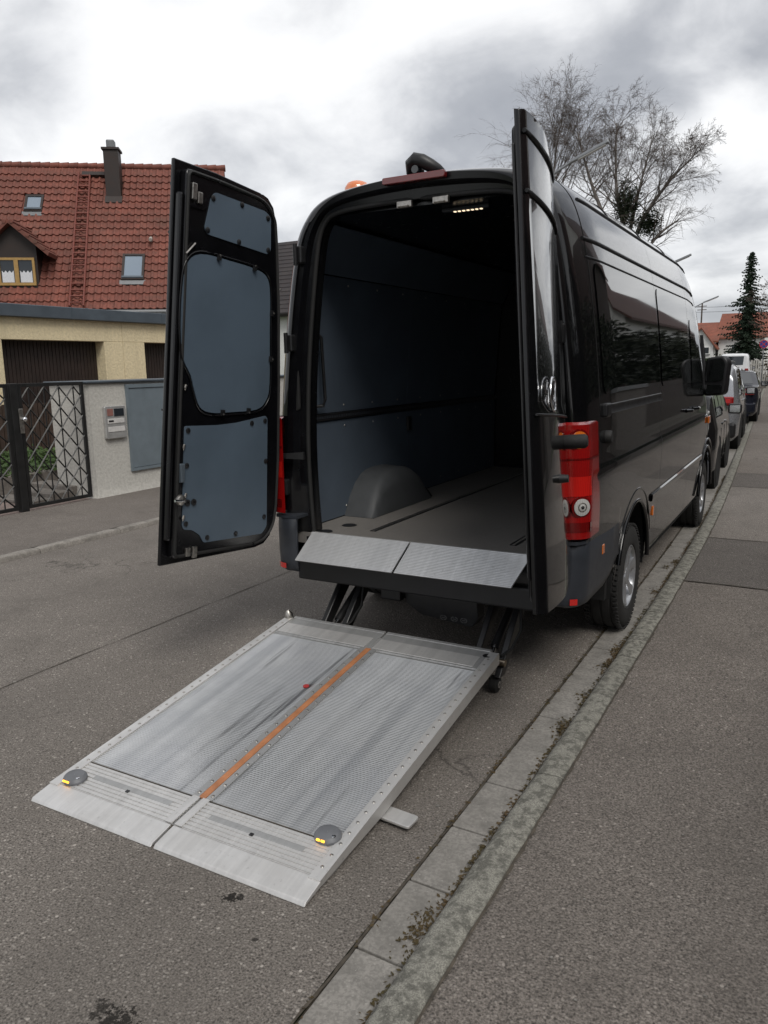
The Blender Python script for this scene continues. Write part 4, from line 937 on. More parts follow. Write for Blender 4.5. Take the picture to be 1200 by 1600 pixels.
for (ya, yb, za, zb, mm, nm) in ((3.56, 3.66, 1.15, 1.245, plain('red_grey_button', (.26, .12, .10), .5), 'bell_button'), (3.68, 3.85, 1.14, 1.245, WINDARK, 'camera_window'), (3.56, 3.85, 1.045, 1.11, PLATE, 'name_plate'), (3.56, 3.85, .93, 1.00, PLATE, 'name_plate'), (3.575, 3.66, 1.065, 1.09, BLK, 'name_strip')):
    b = B(); b.bx((WX+.045, ya, za), (WX+.056 if nm != 'name_strip' else WX+.059, yb, zb)); b.build(nm, mm, ic, bevel=.003)
gate_lab = {0: 'black wrought iron gate leaf with diamond lattice and door knob beside the white wall', 1: 'black wrought iron gate leaf with diamond lattice, hung beyond the gate post with knob'}
def gate_leaf(y0, y1, lab):
    r = thing('iron_gate', lab, 'gate', (WX-.06, (y0+y1)/2, .06)); x = WX-.06; z0, z1 = .10, 1.60
    for (a_, c_, nm) in (((y0, z0), (y1, z0), 'gate_rail'), ((y0, z1), (y1, z1), 'gate_rail'), ((y0, z0), (y0, z1), 'gate_stile'), ((y1, z0), (y1, z1), 'gate_stile')):
        h_ = .022; b = B(); b.bx((x-.018, min(a_[0], c_[0])-(h_ if nm == 'gate_stile' else -h_), min(a_[1], c_[1])-h_), (x+.018, max(a_[0], c_[0])+(h_ if nm == 'gate_stile' else -h_), max(a_[1], c_[1])+h_)); b.build(nm, IRON, r, bevel=.003)
    n = 4; cw = (y1-y0-.044)/n; ya, yb, za, zb = y0+.022, y1-.022, z0+.022, z1-.022; P_ = (zb-za)/5.5
    for k in range(n):
        yc = ya+cw*(k+.5); b = B(); b.bx((x-.006, yc-.006, za), (x+.006, yc+.006, zb)); b.build('gate_bar', IRON, r)
    sl_ = P_/cw
    for sg in (1, -1):
        k = -n-1
        while k < 7+n:
            pts = []
            c0 = za+k*P_
            for i in range(2*n+1):
                y = ya+(yb-ya)*i/(2*n); z = c0+sg*sl_*(y-(ya if sg > 0 else ya)); pts.append((y, z))
            # clip the straight line to the frame
            (ya_, z_a), (yb_, z_b) = pts[0], pts[-1]; t0, t1 = 0.0, 1.0; d = z_b-z_a
            lo, hi = sorted(((za-z_a)/d, (zb-z_a)/d)); t0, t1 = max(0, lo), min(1, hi)
            if t1-t0 > .05:
                b = B(); b.tube([(x+.008*sg, lerp(ya_, yb_, t0), lerp(z_a, z_b, t0)), (x+.008*sg, lerp(ya_, yb_, t1), lerp(z_a, z_b, t1))], .0105, 4); b.build('lattice_bar', IRON, r)
            k += 1
    return r
gl = gate_leaf(2.33, 3.26, gate_lab[0]); gate_leaf(.95, 2.15, gate_lab[1])
gp = thing('gate_post', 'thick black iron gate post standing between the two gate leaves', 'post', (WX-.06, 2.24, .05))
b = B(); b.bx((WX-.10, 2.185, .05), (WX-.02, 2.29, 1.625)); b.build('post_shaft', IRON, gp, bevel=.006)
b = B(); b.bx((WX-.015, 2.265, 1.02), (WX-.005, 2.325, 1.32)); b.build('lock_plate', STEEL, gp, bevel=.004)
b = B(); b.lathe([(0, .065), (.02, .062), (.032, .045), (.030, .03), (.014, .02), (.014, 0)], (WX-.01, 2.31, 1.19), 'x', 16); b.build('door_knob', CHROME, gp, smooth=50)
# courtyard behind the gate
struct(B().grid([[(WX-4.6, -6, .045), (WX-.02, -6, .045)], [(WX-4.6, 12, .045), (WX-.02, 12, .045)]]).build('courtyard', FLAG))
bed = thing('planting_bed', 'raised planting bed of green ground cover behind the gate', 'planting bed', (-8.9, 4.2, .05))
b = B(); b.bx((-10.6, 2.0, .05), (-8.0, 5.4, .30)); b.build('bed_wall', STEP, bed, bevel=.01)
rnd = random.Random(11)
def leaves(n, fn, size, flat=.6):
    b = B()
    for i in range(n):
        p = Vector(fn()); s_ = size*rnd.uniform(.6, 1.4); R_ = Matrix.Rotation(rnd.uniform(0, 6.28), 3, 'Z') @ Matrix.Rotation(rnd.gauss(0, flat), 3, 'X') @ Matrix.Rotation(rnd.gauss(0, flat), 3, 'Y')
        b.add([p+R_ @ (Vector(v)*s_) for v in ((-1, 0, 0), (0, -.55, .1), (1, 0, 0), (0, .55, .1))], [(0, 1, 2, 3)])
    return b
b = leaves(5200, lambda: (rnd.uniform(-10.5, -7.95), rnd.uniform(2.0, 5.4), .30+abs(rnd.gauss(0, .06))), .038); stuff(b.build('ground_cover', GCOV, bed))
for i in range(3):
    st = B(); st.bx((-7.8+.0*i, 2.6+.32*i, .045), (-6.9, 2.92+.32*i, .09+.055*i)); tag(st.build('garden_step', STEP, bevel=.01), ('low grey concrete step, lowest behind the gate', 'grey concrete step, middle one behind the gate', 'grey concrete step, topmost behind the gate')[i], 'step', 'garden steps')
pot = thing('flower_pot', 'terracotta flower pot on the planting bed', 'pot', (-9.6, 3.5, .30))
b = B(); b.lathe([(0, .0), (.09, .0), (.13, .20), (.145, .20), (.145, .24), (.12, .24), (.11, .18)], (-9.6, 3.5, .32), 'z', 20); b.build('pot_body', TILE2, pot, smooth=40)
b = leaves(60, lambda: (-9.6+rnd.gauss(0, .06), 3.5+rnd.gauss(0, .06), .60+abs(rnd.gauss(0, .05))), .03); b.build('pot_plant', GCOV, pot)
fen = thing('board_fence', 'dark brown vertical board fence between courtyard and garage', 'fence', (-10.75, 5, .05))
y = .8
while y < 9.0:
    b = B(); h_ = 1.18+random.uniform(-.015, .015); b.bx((-10.78, y, .10), (-10.755, y+.088, h_)); b.build('fence_board', BROWNW, fen); y += .105
for z in (.35, .95):
    b = B(); b.bx((-10.82, .8, z-.04), (-10.783, 9.0, z+.04)); b.build('fence_rail', BROWNW, fen)

# garage
GX = -11.0
gar = thing('garage', 'yellow rough-rendered double garage with grey flat roof edge', 'garage', (GX-3, 6, .0))
def gwall(a_, c_): b = B(); b.bx(a_, c_); return b.build('garage_wall', YELLOW, gar, bevel=.008)
gwall((GX-.30, 2.6, 0), (GX, 5.30, 2.35)); gwall((GX-.30, 7.44+.19, 0), (GX, 8.735, 2.35)); gwall((GX-.30, 11.0, 0), (GX, 13.0, 2.35)); gwall((GX-.30, 2.6, 2.352), (GX, 13.0, 2.76))
b = B(); b.bx((GX-6, 2.62, 0), (GX-.31, 12.98, 2.74)); b.build('garage_body', YELLOW, gar)
b = B(); b.bx((GX-.302, 8.118, 0), (GX+.002, 8.124, 2.755)); b.build('render_joint', plain('render_joint', (.42, .32, .17), .9), gar)
b = B(); b.bx((GX-6.1, 2.3, 2.76), (GX+.12, 13.2, 2.985)); fa = b.build('flat_roof', GREYM, gar, bevel=.012)
for yj in (4.4, 6.8, 9.2, 11.6):
    b = B(); b.bx((GX+.118, yj-.01, 2.765), (GX+.128, yj+.01, 2.98)); b.build('fascia_joint', GREYM, fa)
for (ya, yb) in ((5.30, 7.63), (8.735, 11.0)):
    gd = B(); gd.bx((GX-.309, ya, 0), (GX-.275, yb, 2.36)); d_ = gd.build('garage_door', BROWN, gar)
    y = ya+.01
    while y < yb-.07:
        b = B(); b.bx((GX-.275, y, .02), (GX-.255, y+.072, 2.345)); b.build('door_slat', BROWN, d_, bevel=.004); y += .083

# ------------------------------------------------------------------ house with the red tiled roof
hd = math.radians(53); e1 = Vector((math.sin(hd), math.cos(hd), 0)); nh = Vector((math.cos(hd), -math.sin(hd), 0)); H0 = Vector((-17.82, 12.33, 3.55)); RUN, RZ = 3.9, 8.61
slv = (-nh*RUN+Vector((0, 0, RZ-3.62))); SLL = slv.length; slv.normalize(); nr = e1.cross(slv); nr = nr if nr.z > 0 else -nr
def RP(u, v, h=0): return H0+e1*u+slv*v+nr*h           # point on the front roof slope
U0, U1 = -5.6, 4.67
house = thing('tiled_house', 'house with steep red clay tile roof, dormer and chimney behind the garage', 'house', (H0.x, H0.y, 0))
b = B(); i0 = H0+e1*(U0+.3)-nh*.45; i1 = H0+e1*(U1-.2)-nh*.45; bk = -nh*(2*RUN-.9)
b.hexa([(i0.x, i0.y, 0), (i1.x, i1.y, 0), ((i1+bk).x, (i1+bk).y, 0), ((i0+bk).x, (i0+bk).y, 0)], [(i0.x, i0.y, 3.75), (i1.x, i1.y, 3.75), ((i1+bk).x, (i1+bk).y, 3.75), ((i0+bk).x, (i0+bk).y, 3.75)])
for uu in (U0+.3, U1-.2):
    a_ = H0+e1*uu-nh*.45; c_ = a_+bk; mdp = (a_+c_)/2; q = -.06 if uu > 0 else .06
    b.hexa([(a_.x, a_.y, 3.75), (c_.x, c_.y, 3.75), (mdp.x, mdp.y, RZ-.25), (mdp.x, mdp.y, RZ-.26)], [tuple(Vector((a_.x, a_.y, 3.75))+e1*q), tuple(Vector((c_.x, c_.y, 3.75))+e1*q), tuple(Vector((mdp.x, mdp.y, RZ-.25))+e1*q), tuple(Vector((mdp.x, mdp.y, RZ-.26))+e1*q)])
b.build('house_wall', WHITEH, house)
b = B(); b.hexa([RP(U0, 0, -.12), RP(U1, 0, -.12), RP(U1, SLL, -.12), RP(U0, SLL, -.12)], [RP(U0, 0, -.01), RP(U1, 0, -.01), RP(U1, SLL, -.01), RP(U0, SLL, -.01)])
def RPb(u, v, h=0):
    p = RP(u, v, h); d = (p-H0).dot(-nh); return p-nh*2*(RUN-d)
b.hexa([RPb(U0, 0, -.12), RPb(U1, 0, -.12), RPb(U1, SLL, -.12), RPb(U0, SLL, -.12)], [RPb(U0, 0, -.01), RPb(U1, 0, -.01), RPb(U1, SLL, -.01), RPb(U0, SLL, -.01)])
roof = b.build('roof', TILE, house)
b = B(); b.tube([RP(U0, -.05, -.03), RP(U1, -.05, -.03)], .075, 8); b.build('gutter_pipe', LEADG, house)
b = B()
for k in range(34):
    u = lerp(U0, U1, k/34); b.tube([RP(u, SLL-.02, -.02), RP(u+(U1-U0)/34+.03, SLL-.02, .0)], [.10, .115], 8)
b.build('ridge_tiles', TILE, house, smooth=50)
# clay tile: one S-shaped pan, shared mesh
TW, TE = .205, .305
def tile_mesh():
    b = B(); rows = []
    for v, dz in ((0, .058), (.0, .028), (TE+.04, .012)):
        rows.append([(TW*k/8, v, dz+(0.046*math.sin(PI*min(1, (k/8)/.55)) if k/8 < .55 else -.006*math.sin(PI*((k/8)-.55)/.45))-(.02 if (v == 0 and dz < .04) else 0)) for k in range(9)])
    b.grid([rows[1], rows[0], rows[2]]); o = b.build('roof_tile', TILE, None, smooth=50); me = o.data; bpy.data.objects.remove(o); return me
TM = tile_mesh(); RB = Matrix((e1, slv, nr)).transposed().to_4x4()
cand = []
nrow = int(SLL/TE); ncol = int((U1-U0)/TW)
for i in range(nrow):
    for j in range(ncol):
        u, v = U0+j*TW, .0+i*TE
        uc, vc = u+TW/2, v+TE/2
        if -2.15 < uc < -.80 and .78 < vc < 3.3 and (vc < 2.0 or abs(uc+1.48) < (3.4-vc)*.6): continue
        if (-1.66 < uc < -1.02 and 4.0 < vc < 4.82) or (1.50 < uc < 2.25 and 1.06 < vc < 2.24) or (.85 < uc < 1.37 and 4.6 < vc < 5.4): continue
        cand.append((u, v))
vis = [c for c in cand if -1.5 < c[0] < 2.7]
vis.sort(key=lambda c: (c[1], abs(c[0]-.5))); pick = set(vis[:300]); rest = B()
tv = [tuple(v.co) for v in TM.vertices]; tf = [tuple(p.vertices) for p in TM.polygons]
for c in cand:
    mt = Matrix.Translation(RP(c[0], c[1], random.uniform(0, .006))) @ RB @ Matrix.Rotation(random.gauss(0, .008), 4, 'Z')
    if c in pick: inst('roof_tile', TM, roof, mt)
    else: rest.add([mt @ Vector(v) for v in tv], tf)
stuff(rest.build('roof_tiles', TILE, roof, smooth=50))
# chimney
ch = B(); cb = RP(1.11, 4.70); c0 = cb-Vector((0, 0, .35)); hw = .27
def cbox(u0, u1, d0, d1, z0, z1, b): 
    o = Vector((cb.x, cb.y, 0)); P4 = [o+e1*u0-nh*d0, o+e1*u1-nh*d0, o+e1*u1-nh*d1, o+e1*u0-nh*d1]; return b.hexa([(p.x, p.y, z0) for p in P4], [(p.x, p.y, z1) for p in P4])
cbox(-.235, .235, -.02, .50, cb.z-.10, 8.80, ch); chm = ch.build('chimney', BROWN, house, bevel=.01)
b = B(); cbox(-.28, .28, -.07, .55, 8.805, 8.87, b); b.build('chimney_cap', BROWN, chm)
b = B(); cbox(-.14, .12, .08, .38, 8.875, 9.14, b); b.build('chimney_cowl', LEADG, chm, bevel=.04)
b = B(); b.hexa([RP(.84, 4.53, .03), RP(1.38, 4.53, .03), RP(1.38, 4.8, .05), RP(.84, 4.8, .05)], [RP(.84, 4.53, .06), RP(1.38, 4.53, .06), RP(1.38, 4.8, .09), RP(.84, 4.8, .09)]); b.build('chimney_flashing', BROWN, chm)
def skylight(u0, u1, v0, v1):
    b = B()
    for (a_, c_, d_, f_) in ((u0, u1, v0, v0+.07), (u0, u1, v1-.07, v1), (u0, u0+.07, v0+.07, v1-.07), (u1-.07, u1, v0+.07, v1-.07)): b.hexa([RP(a_, d_, 0), RP(c_, d_, 0), RP(c_, f_, 0), RP(a_, f_, 0)], [RP(a_, d_, .12), RP(c_, d_, .12), RP(c_, f_, .12), RP(a_, f_, .12)])
    o = b.build('skylight', BROWN, house)
    b = B(); b.hexa([RP(u0+.07, v0+.07, .02), RP(u1-.07, v0+.07, .02), RP(u1-.07, v1-.07, .02), RP(u0+.07, v1-.07, .02)], [RP(u0+.07, v0+.07, .09), RP(u1-.07, v0+.07, .09), RP(u1-.07, v1-.07, .09), RP(u0+.07, v1-.07, .09)]); b.build('pane', SKYG, o)
    b = B(); b.hexa([RP(u0+.02, v0+.05, .13), RP(u1-.02, v0+.05, .13), RP(u1-.02, v0+.12, .13), RP(u0+.02, v0+.12, .13)], [RP(u0+.02, v0+.05, .15), RP(u1-.02, v0+.05, .15), RP(u1-.02, v0+.12, .15), RP(u0+.02, v0+.12, .15)]); b.build('sash', GREYM, o)
    b = B(); b.hexa([RP(u0-.05, v0-.14, .03), RP(u1+.05, v0-.14, .03), RP(u1+.05, v0, .06), RP(u0-.05, v0, .06)], [RP(u0-.05, v0-.14, .05), RP(u1+.05, v0-.14, .05), RP(u1+.05, v0, .08), RP(u0-.05, v0, .08)]); b.build('apron', LEADG, o)
a_ = NT('skylight_glass'); a_.set(Base_Color=(.30, .36, .42), Roughness=.03, Specular_IOR_Level=1.0, Metallic=.55); SKYG = a_.m
skylight(-1.62, -1.06, 4.05, 4.78); skylight(1.54, 2.21, 1.12, 2.19)
# roof ladder of two rails and rungs
b = B()
for uu in (-.02, .02):
    pass
lad = thing('roof_ladder', 'narrow red painted roof ladder lying up the tiles to the chimney', 'ladder', RP(.2, .3))
LADM = plain('red_painted_steel', (.15, .035, .022), .6, var=.3)
for sg in (0, 1):
    b = B(); b.tube([RP(.12+.40*sg, .05, .13), RP(-.06+.36*sg+.0, 5.8, .13)], .034, 6); b.build('ladder_rail', LADM, lad)
for k in range(23):
    t = (k+.5)/23; u0_ = lerp(.12, -.06, t); b = B(); b.tube([RP(u0_, lerp(.05, 5.8, t), .14), RP(u0_+lerp(.40, .36, t), lerp(.05, 5.8, t), .14)], .028, 5); b.build('ladder_rung', LADM, lad)
b = B(); b.hexa([RP(.05, 5.70, .05), RP(.85, 5.70, .05), RP(.85, 5.86, .05), RP(.05, 5.86, .05)], [RP(.05, 5.70, .16), RP(.85, 5.70, .16), RP(.85, 5.86, .16), RP(.05, 5.86, .16)]); b.build('roof_step', BROWN, lad)
b = B(); b.tube([RP(2.38, 2.80, .0), RP(2.38, 2.80, .18), RP(2.38, 2.62, .28)], .05, 10); b.build('vent_pipe', plain('vent_grey', (.40, .37, .33), .5), house)
# dormer
DD = .52
def DP(u, d, z): p = H0+e1*u-nh*d; return (p.x, p.y, z)
dm = B(); dw0, dw1 = -2.13, -.83; zc_ = 6.05; ze = 5.50; zb_ = 4.20; um = (dw0+dw1)/2
dm.hexa([DP(dw0, DD, zb_), DP(dw1, DD, zb_), DP(dw1, 2.2, zb_), DP(dw0, 2.2, zb_)], [DP(dw0, DD, ze), DP(dw1, DD, ze), DP(dw1, 2.2, ze), DP(dw0, 2.2, ze)])
n0 = len(dm.v); dm.add([DP(dw0, DD, ze), DP(dw1, DD, ze), DP(um, DD, zc_), DP(dw0, 2.2, ze), DP(dw1, 2.2, ze), DP(um, 2.2, zc_)], [(0, 1, 2), (3, 5, 4), (0, 2, 5, 3), (1, 4, 5, 2)])
do = dm.build('dormer', BROWN, house)
for sg in (-1, 1):
    ue = um+sg*1.04; zev = zc_-.02-1.04*(zc_-ze)/(.65)
    b = B(); b.hexa([DP(um, DD-.28, zc_+.02), DP(ue, DD-.28, zev), DP(ue, 1.8, zev), DP(um, 2.6, zc_+.02)], [DP(um, DD-.28, zc_+.14), DP(ue+.05*sg, DD-.28, zev+.10), DP(ue+.05*sg, 1.8, zev+.10), DP(um, 2.6, zc_+.14)]); b.build('dormer_roof', TILE, do)
    for r_ in range(5):
        t = (r_+.5)/5; uq = lerp(um, ue, t); zq = lerp(zc_+.15, zev+.11, t); b = B(); b.tube([DP(uq, DD-.30, zq), DP(uq, 2.3, zq)], .06, 6); b.build('dormer_tile', TILE, do, smooth=50)
wn = B()
W0, W1, wz0, wz1 = -1.96, -.90, 4.32, 5.12
for (a_, c_, z0, z1) in ((W0, W1, wz0, wz0+.08), (W0, W1, wz1-.07, wz1), (W0, W0+.07, wz0+.08, wz1-.07), (W1-.07, W1, wz0+.08, wz1-.07), ((W0+W1)/2-.06, (W0+W1)/2+.06, wz0+.08, wz1-.07)):
    wn.hexa([DP(a_, DD, z0), DP(c_, DD, z0), DP(c_, DD-.06, z0), DP(a_, DD-.06, z0)], [DP(a_, DD, z1), DP(c_, DD, z1), DP(c_, DD-.06, z1), DP(a_, DD-.06, z1)])
wf = wn.build('dormer_window', WOODF, do)
for (a_, c_) in ((W0+.07, (W0+W1)/2-.06), ((W0+W1)/2+.06, W1-.07)):
    b = B(); b.hexa([DP(a_, DD, wz0+.08), DP(c_, DD, wz0+.08), DP(c_, DD-.02, wz0+.08), DP(a_, DD-.02, wz0+.08)], [DP(a_, DD, wz1-.07), DP(c_, DD, wz1-.07), DP(c_, DD-.02, wz1-.07), DP(a_, DD-.02, wz1-.07)]); b.build('pane', WINDARK, wf)
    b = B(); rows = []
    for k in range(17): uu = lerp(a_+.03, c_-.03, k/16); rows.append([DP(uu, DD-.024-.006*(k % 2), wz0+.09), DP(uu, DD-.024-.006*(k % 2), wz0+.40+.03*math.cos(k*1.2))])
    b.grid(rows); b.build('net_curtain', CURT, wf)

# second house further back, dark roof
h2 = thing('slate_roof_house', 'house with dark slate roof glimpsed beyond the open left van door', 'house', (-24, 34, 0))
b = B(); b.bx((-30, 32, 0), (-19.5, 40, 4.6)); b.build('house_wall', WHITEH, h2)
b = B(); b.hexa([(-30.4, 31.5, 4.5), (-19.1, 31.5, 4.5), (-19.1, 36, 9.0), (-30.4, 36, 9.0)], [(-30.4, 31.4, 4.65), (-19.1, 31.4, 4.65), (-19.1, 36, 9.2), (-30.4, 36, 9.2)]); b.hexa([(-30.4, 40.5, 4.5), (-19.1, 40.5, 4.5), (-19.1, 36, 9.0), (-30.4, 36, 9.0)], [(-30.4, 40.6, 4.65), (-19.1, 40.6, 4.65), (-19.1, 36, 9.2), (-30.4, 36, 9.2)]); rf2 = b.build('roof', TILED, h2)
for k in range(18):
    t = k/18; b = B(); b.hexa([(-30.4, lerp(31.4, 36, t), lerp(4.66, 9.21, t)), (-19.1, lerp(31.4, 36, t), lerp(4.66, 9.21, t)), (-19.1, lerp(31.4, 36, t+.055), lerp(4.66, 9.21, t+.055)), (-30.4, lerp(31.4, 36, t+.055), lerp(4.66, 9.21, t+.055))],
        [(-30.4, lerp(31.4, 36, t), lerp(4.72, 9.27, t)), (-19.1, lerp(31.4, 36, t), lerp(4.72, 9.27, t)), (-19.1, lerp(31.4, 36, t+.055), lerp(4.68, 9.22, t+.055)), (-30.4, lerp(31.4, 36, t+.055), lerp(4.68, 9.22, t+.055))]); b.build('slate_course', TILED, rf2)

# ------------------------------------------------------------------ parked cars beyond the van
def car(label, name, paintm, L, W, H, kind, loc, rz, grp, plate=False):
    r = thing(name, label, 'car', loc, rz, grp); MW = parent_world(r)
    hw = W/2
    if kind == 'suv': ST = [(0, .55, .80), (.06, .95, 1.0), (.22, 1.04, H*.90), (.42, 1.05, H*.985), (1.2, 1.05, H), (2.3, 1.04, H*.985), (2.62, 1.03, H*.94), (3.18, 1.02, 1.08), (3.35, 1.01, 1.06), (3.9, .98, 1.00), (4.12, .88, .92), (4.2, .60, .74)]
    elif kind == 'hatch': ST = [(0, .50, .72), (.05, .86, .95), (.30, .95, H*.90), (.70, .96, H*.985), (1.4, .96, H), (2.1, .95, H*.985), (2.5, .94, H*.93), (3.15, .93, .98), (3.3, .92, .95), (3.85, .84, .86), (4.05, .72, .76), (4.12, .55, .66)]
    elif kind == 'sedan': ST = [(0, .55, .80), (.06, .94, .98), (.55, .97, 1.01), (.70, .97, 1.03), (1.35, .96, H*.985), (1.9, .96, H), (2.6, .95, H*.975), (3.35, .94, .98), (3.5, .93, .95), (4.1, .84, .86), (4.35, .70, .74), (4.45, .52, .62)]
    else: ST = [(0, .60, .90), (.05, 1.15, 1.35), (.12, 1.18, H*.93), (.35, 1.18, H*.985), (1.5, 1.18, H), (3.3, 1.17, H*.985), (3.6, 1.16, H*.94), (4.25, 1.12, 1.22), (4.4, 1.10, 1.16), (4.75, .98, 1.02), (4.9, .80, .85), (4.95, .55, .65)]
    k = L/ST[-1][0]; ST = [(y*k, bz, tz) for y, bz, tz in ST]
    def stn(y): ys = [p[0] for p in ST]; return interp(y, ys, [p[1] for p in ST]), interp(y, ys, [p[2] for p in ST])
    def plan(y): e = min(y, L-y); return hw*(1-.16*max(0, 1-e/.45)**2)
    def sect(y):
        bz, tz = stn(y); w_ = plan(y); gh = max(0.012, tz-bz); tl_ = min(1, gh/.5); wr = w_*(1-.17*tl_)
        zs = .20
        pts = [(w_*.90, zs), (w_*.985, zs+.10), (w_, lerp(zs, bz, .55)), (w_*.99, lerp(zs, bz, .85)), (w_*.955, bz), (lerp(w_*.95, wr, .5), bz+gh*.5), (wr, bz+gh*.86), (wr*.90, bz+gh*.965), (wr*.6, bz+gh*.995), (0, bz+gh)]
        return pts
    ysx = sorted(set(ysteps(0, L, .09)+[p[0] for p in ST]))
    def wl(p): return tuple(MW @ Vector(p))
    b = B(); rows = []
    for y in ysx:
        s_ = sect(y); rows.append([wl((x, y, z)) for x, z in s_]+[wl((-x, y, z)) for x, z in s_[::-1][1:]])
    o_ = len(b.v); b.grid(rows); n = len(rows[0]); b.f.append(tuple(range(n))[::-1]); b.f.append(tuple((len(rows)-1)*n+i for i in range(n)))
    body = b.build('body', paintm, r, smooth=40)
    # glass on the greenhouse
    def gl_(ya, yb, ta, tb, s, nm, slant=0):
        b = B(); rows = []
        for t in (ta, lerp(ta, tb, .5), tb):
            row = []
            for q in range(9):
                y = lerp(ya+slant*(t-ta), yb-slant*.8*(t-ta), q/8); bz, tz = stn(y); s_ = sect(y); z = bz+(tz-bz)*t
                xs = [p[0] for p in s_[4:8]]; zz_ = [p[1] for p in s_[4:8]]; row.append(wl((s*(interp(z, zz_, xs)+.008), y, z)))
            rows.append(row)
        b.grid(rows); b.build(nm, WINDARK, r, smooth=50)
    yr0, yr1 = {'suv': (.50, 2.95), 'hatch': (.62, 2.85), 'sedan': (1.0, 3.05), 'van': (.35, 3.9)}[kind]; yr0 *= k; yr1 *= k
    m1 = lerp(yr0, yr1, .33); m2 = lerp(yr0, yr1, .64)
    for s in (1, -1):
        gl_(yr0, m1-.03, .10, .82, s, 'side_window', .25 if kind != 'van' else .1); gl_(m1+.03, m2-.03, .10, .84, s, 'side_window'); gl_(m2+.03, yr1, .10, .84, s, 'side_window', .0)
        # wheels
        for yw in (.80*k, L-.86*k):
            b = B(); b.lathe([(0, .002), (.385, .002), (.385, -.2)], wl((s*(plan(yw)-.004), yw, .34)), 'x', 28, s); b.build('wheel_arch', DARKHOLE, r)
            wheel(r, wl((s*(hw-.105), yw, .315)), s, .315, .21, .20, False)
        # mirror, handle
        ym = L*.655; b = B(); bz, tz = stn(ym); c = MW @ Vector((s*(hw+.10), ym, bz+.06)); b.box(c, (.20, .12, .16)); mm = b.build('door_mirror', BLK, r, bevel=.04, seg=3)
        b = B(); c2 = MW @ Vector((s*(hw+.10), ym-.064, bz+.06)); b.box(c2, (.15, .006, .11)); b.build('mirror_glass', CHROME, mm)
        for yh in (L*.36, L*.53):
            bz, tz = stn(yh); b = B(); c = MW @ Vector((s*(hw*.985+.006), yh, bz-.11)); b.box(c, (.025, .16, .03)); b.build('door_handle', paintm, r, bevel=.008)
        b = B()
        for yh in (L*.29, L*.475, L*.65):
            b.tube([wl((s*(interp(z, [.25, .5, .8], [hw*.985, hw*.998, hw*.992])+.001), yh, z)) for z in (.30, .5, .8)], .004, 4)
        b.build('door_gap', DARKHOLE, r)
        # tail lamp
        zt = {'suv': .98, 'hatch': .82, 'sedan': .86, 'van': 1.05}[kind]
        b = B(); c = MW @ Vector((s*(plan(.04)-.10), .035 if kind != 'van' else .02, zt)); b.box(c, (.24 if kind == 'sedan' else .20, .14, .17 if kind != 'van' else .34)); tlm = b.build('tail_lamp', REDL, r, bevel=.03, seg=3)
        b = B(); c = MW @ Vector((s*(plan(.04)-.10), -.038, zt)); b.box(c, (.09, .01, .07)); b.build('lamp_core', REDB, tlm, bevel=.004)
        b = B(); c = MW @ Vector((s*(plan(L-.1)-.16), L-.14, .66)); b.box(c, (.30, .16, .13)); b.build('headlamp', CLEARL, r, bevel=.03)
    # rear glass, bumper, plate
    def rear_glass(ta, tb, wd):
        b = B(); rows = []
        for q in range(7):
            t = lerp(ta, tb, q/6)
            y0 = None
            # find the rear surface y at this height on the centre line
            z = t
            ys = [p[0] for p in ST[:6]]; tz = [p[2] for p in ST[:6]]; yv = interp(z, tz, ys)
            w_ = plan(yv+.1)*(1-.17*ss((z-.9)/.5))*wd; rows.append([wl((lerp(-w_, w_, i/8), yv-.012+.02*abs(i/4-1)**2, z+.01)) for i in range(9)])
        b.grid(rows); b.build('rear_window', WINDARK, r, smooth=50)
    rear_glass(*{'suv': (1.10, H*.90, .86), 'hatch': (1.02, H*.92, .84), 'sedan': (1.05, H*.95, .84), 'van': (1.42, H*.90, .84)}[kind])
    b = B(); c = MW @ Vector((0, .07, .42)); b.box(c, (W*.94, .20, .30), Matrix.Rotation(rz, 3, 'Z')); b.build('rear_bumper', BLK if kind == 'suv' else paintm, r, bevel=.06, seg=3)
    b = B(); c = MW @ Vector((0, -.036, .70 if kind != 'suv' else .62)); b.box(c, (.52, .012, .11), Matrix.Rotation(rz, 3, 'Z')); b.build('number_plate', WHITEP, r, bevel=.004)
    if kind == 'suv':
        for s in (1, -1):
            b = B(); b.tube([wl((s*hw*.72, y, interp(y, [p[0] for p in ST], [p[2] for p in ST])+.04)) for y in ysteps(.55*k, 2.3*k, .2)], .018, 6); b.build('roof_rail', BLK, r, smooth=50)
    return r
CG = 'cars parked along the kerb'
BRZ = math.radians(2.5)
car('small black hatchback parked directly in front of the black van', 'parked_car', paint('car_black', (.006, .006, .007), .2), 4.0, 1.72, 1.44, 'hatch', (.0, 7.0, 0), BRZ, CG)
car('silver compact sport utility car with roof rails, ahead of the black hatchback', 'parked_car', paint('car_silver', (.30, .31, .33), .3, .5), 4.2, 1.80, 1.69, 'suv', (-.20, 12.4, 0), BRZ, CG)
car('dark navy saloon with red tail lamps parked half on the pavement', 'parked_car', paint('car_navy', (.012, .014, .022), .2), 4.5, 1.80, 1.42, 'sedan', (-.33, 19.6, .03), BRZ, CG)
car('pale silver estate car parked beyond the navy saloon', 'parked_car', paint('car_pale', (.50, .53, .57), .3, .3), 4.3, 1.78, 1.50, 'hatch', (-1.35, 28.0, 0), BRZ, CG)
car('white delivery van parked at the far end of the row of cars', 'parked_van', paint('van_white', (.70, .71, .72), .3), 5.0, 1.92, 2.18, 'van', (-2.75, 50.0, 0), BRZ, CG)

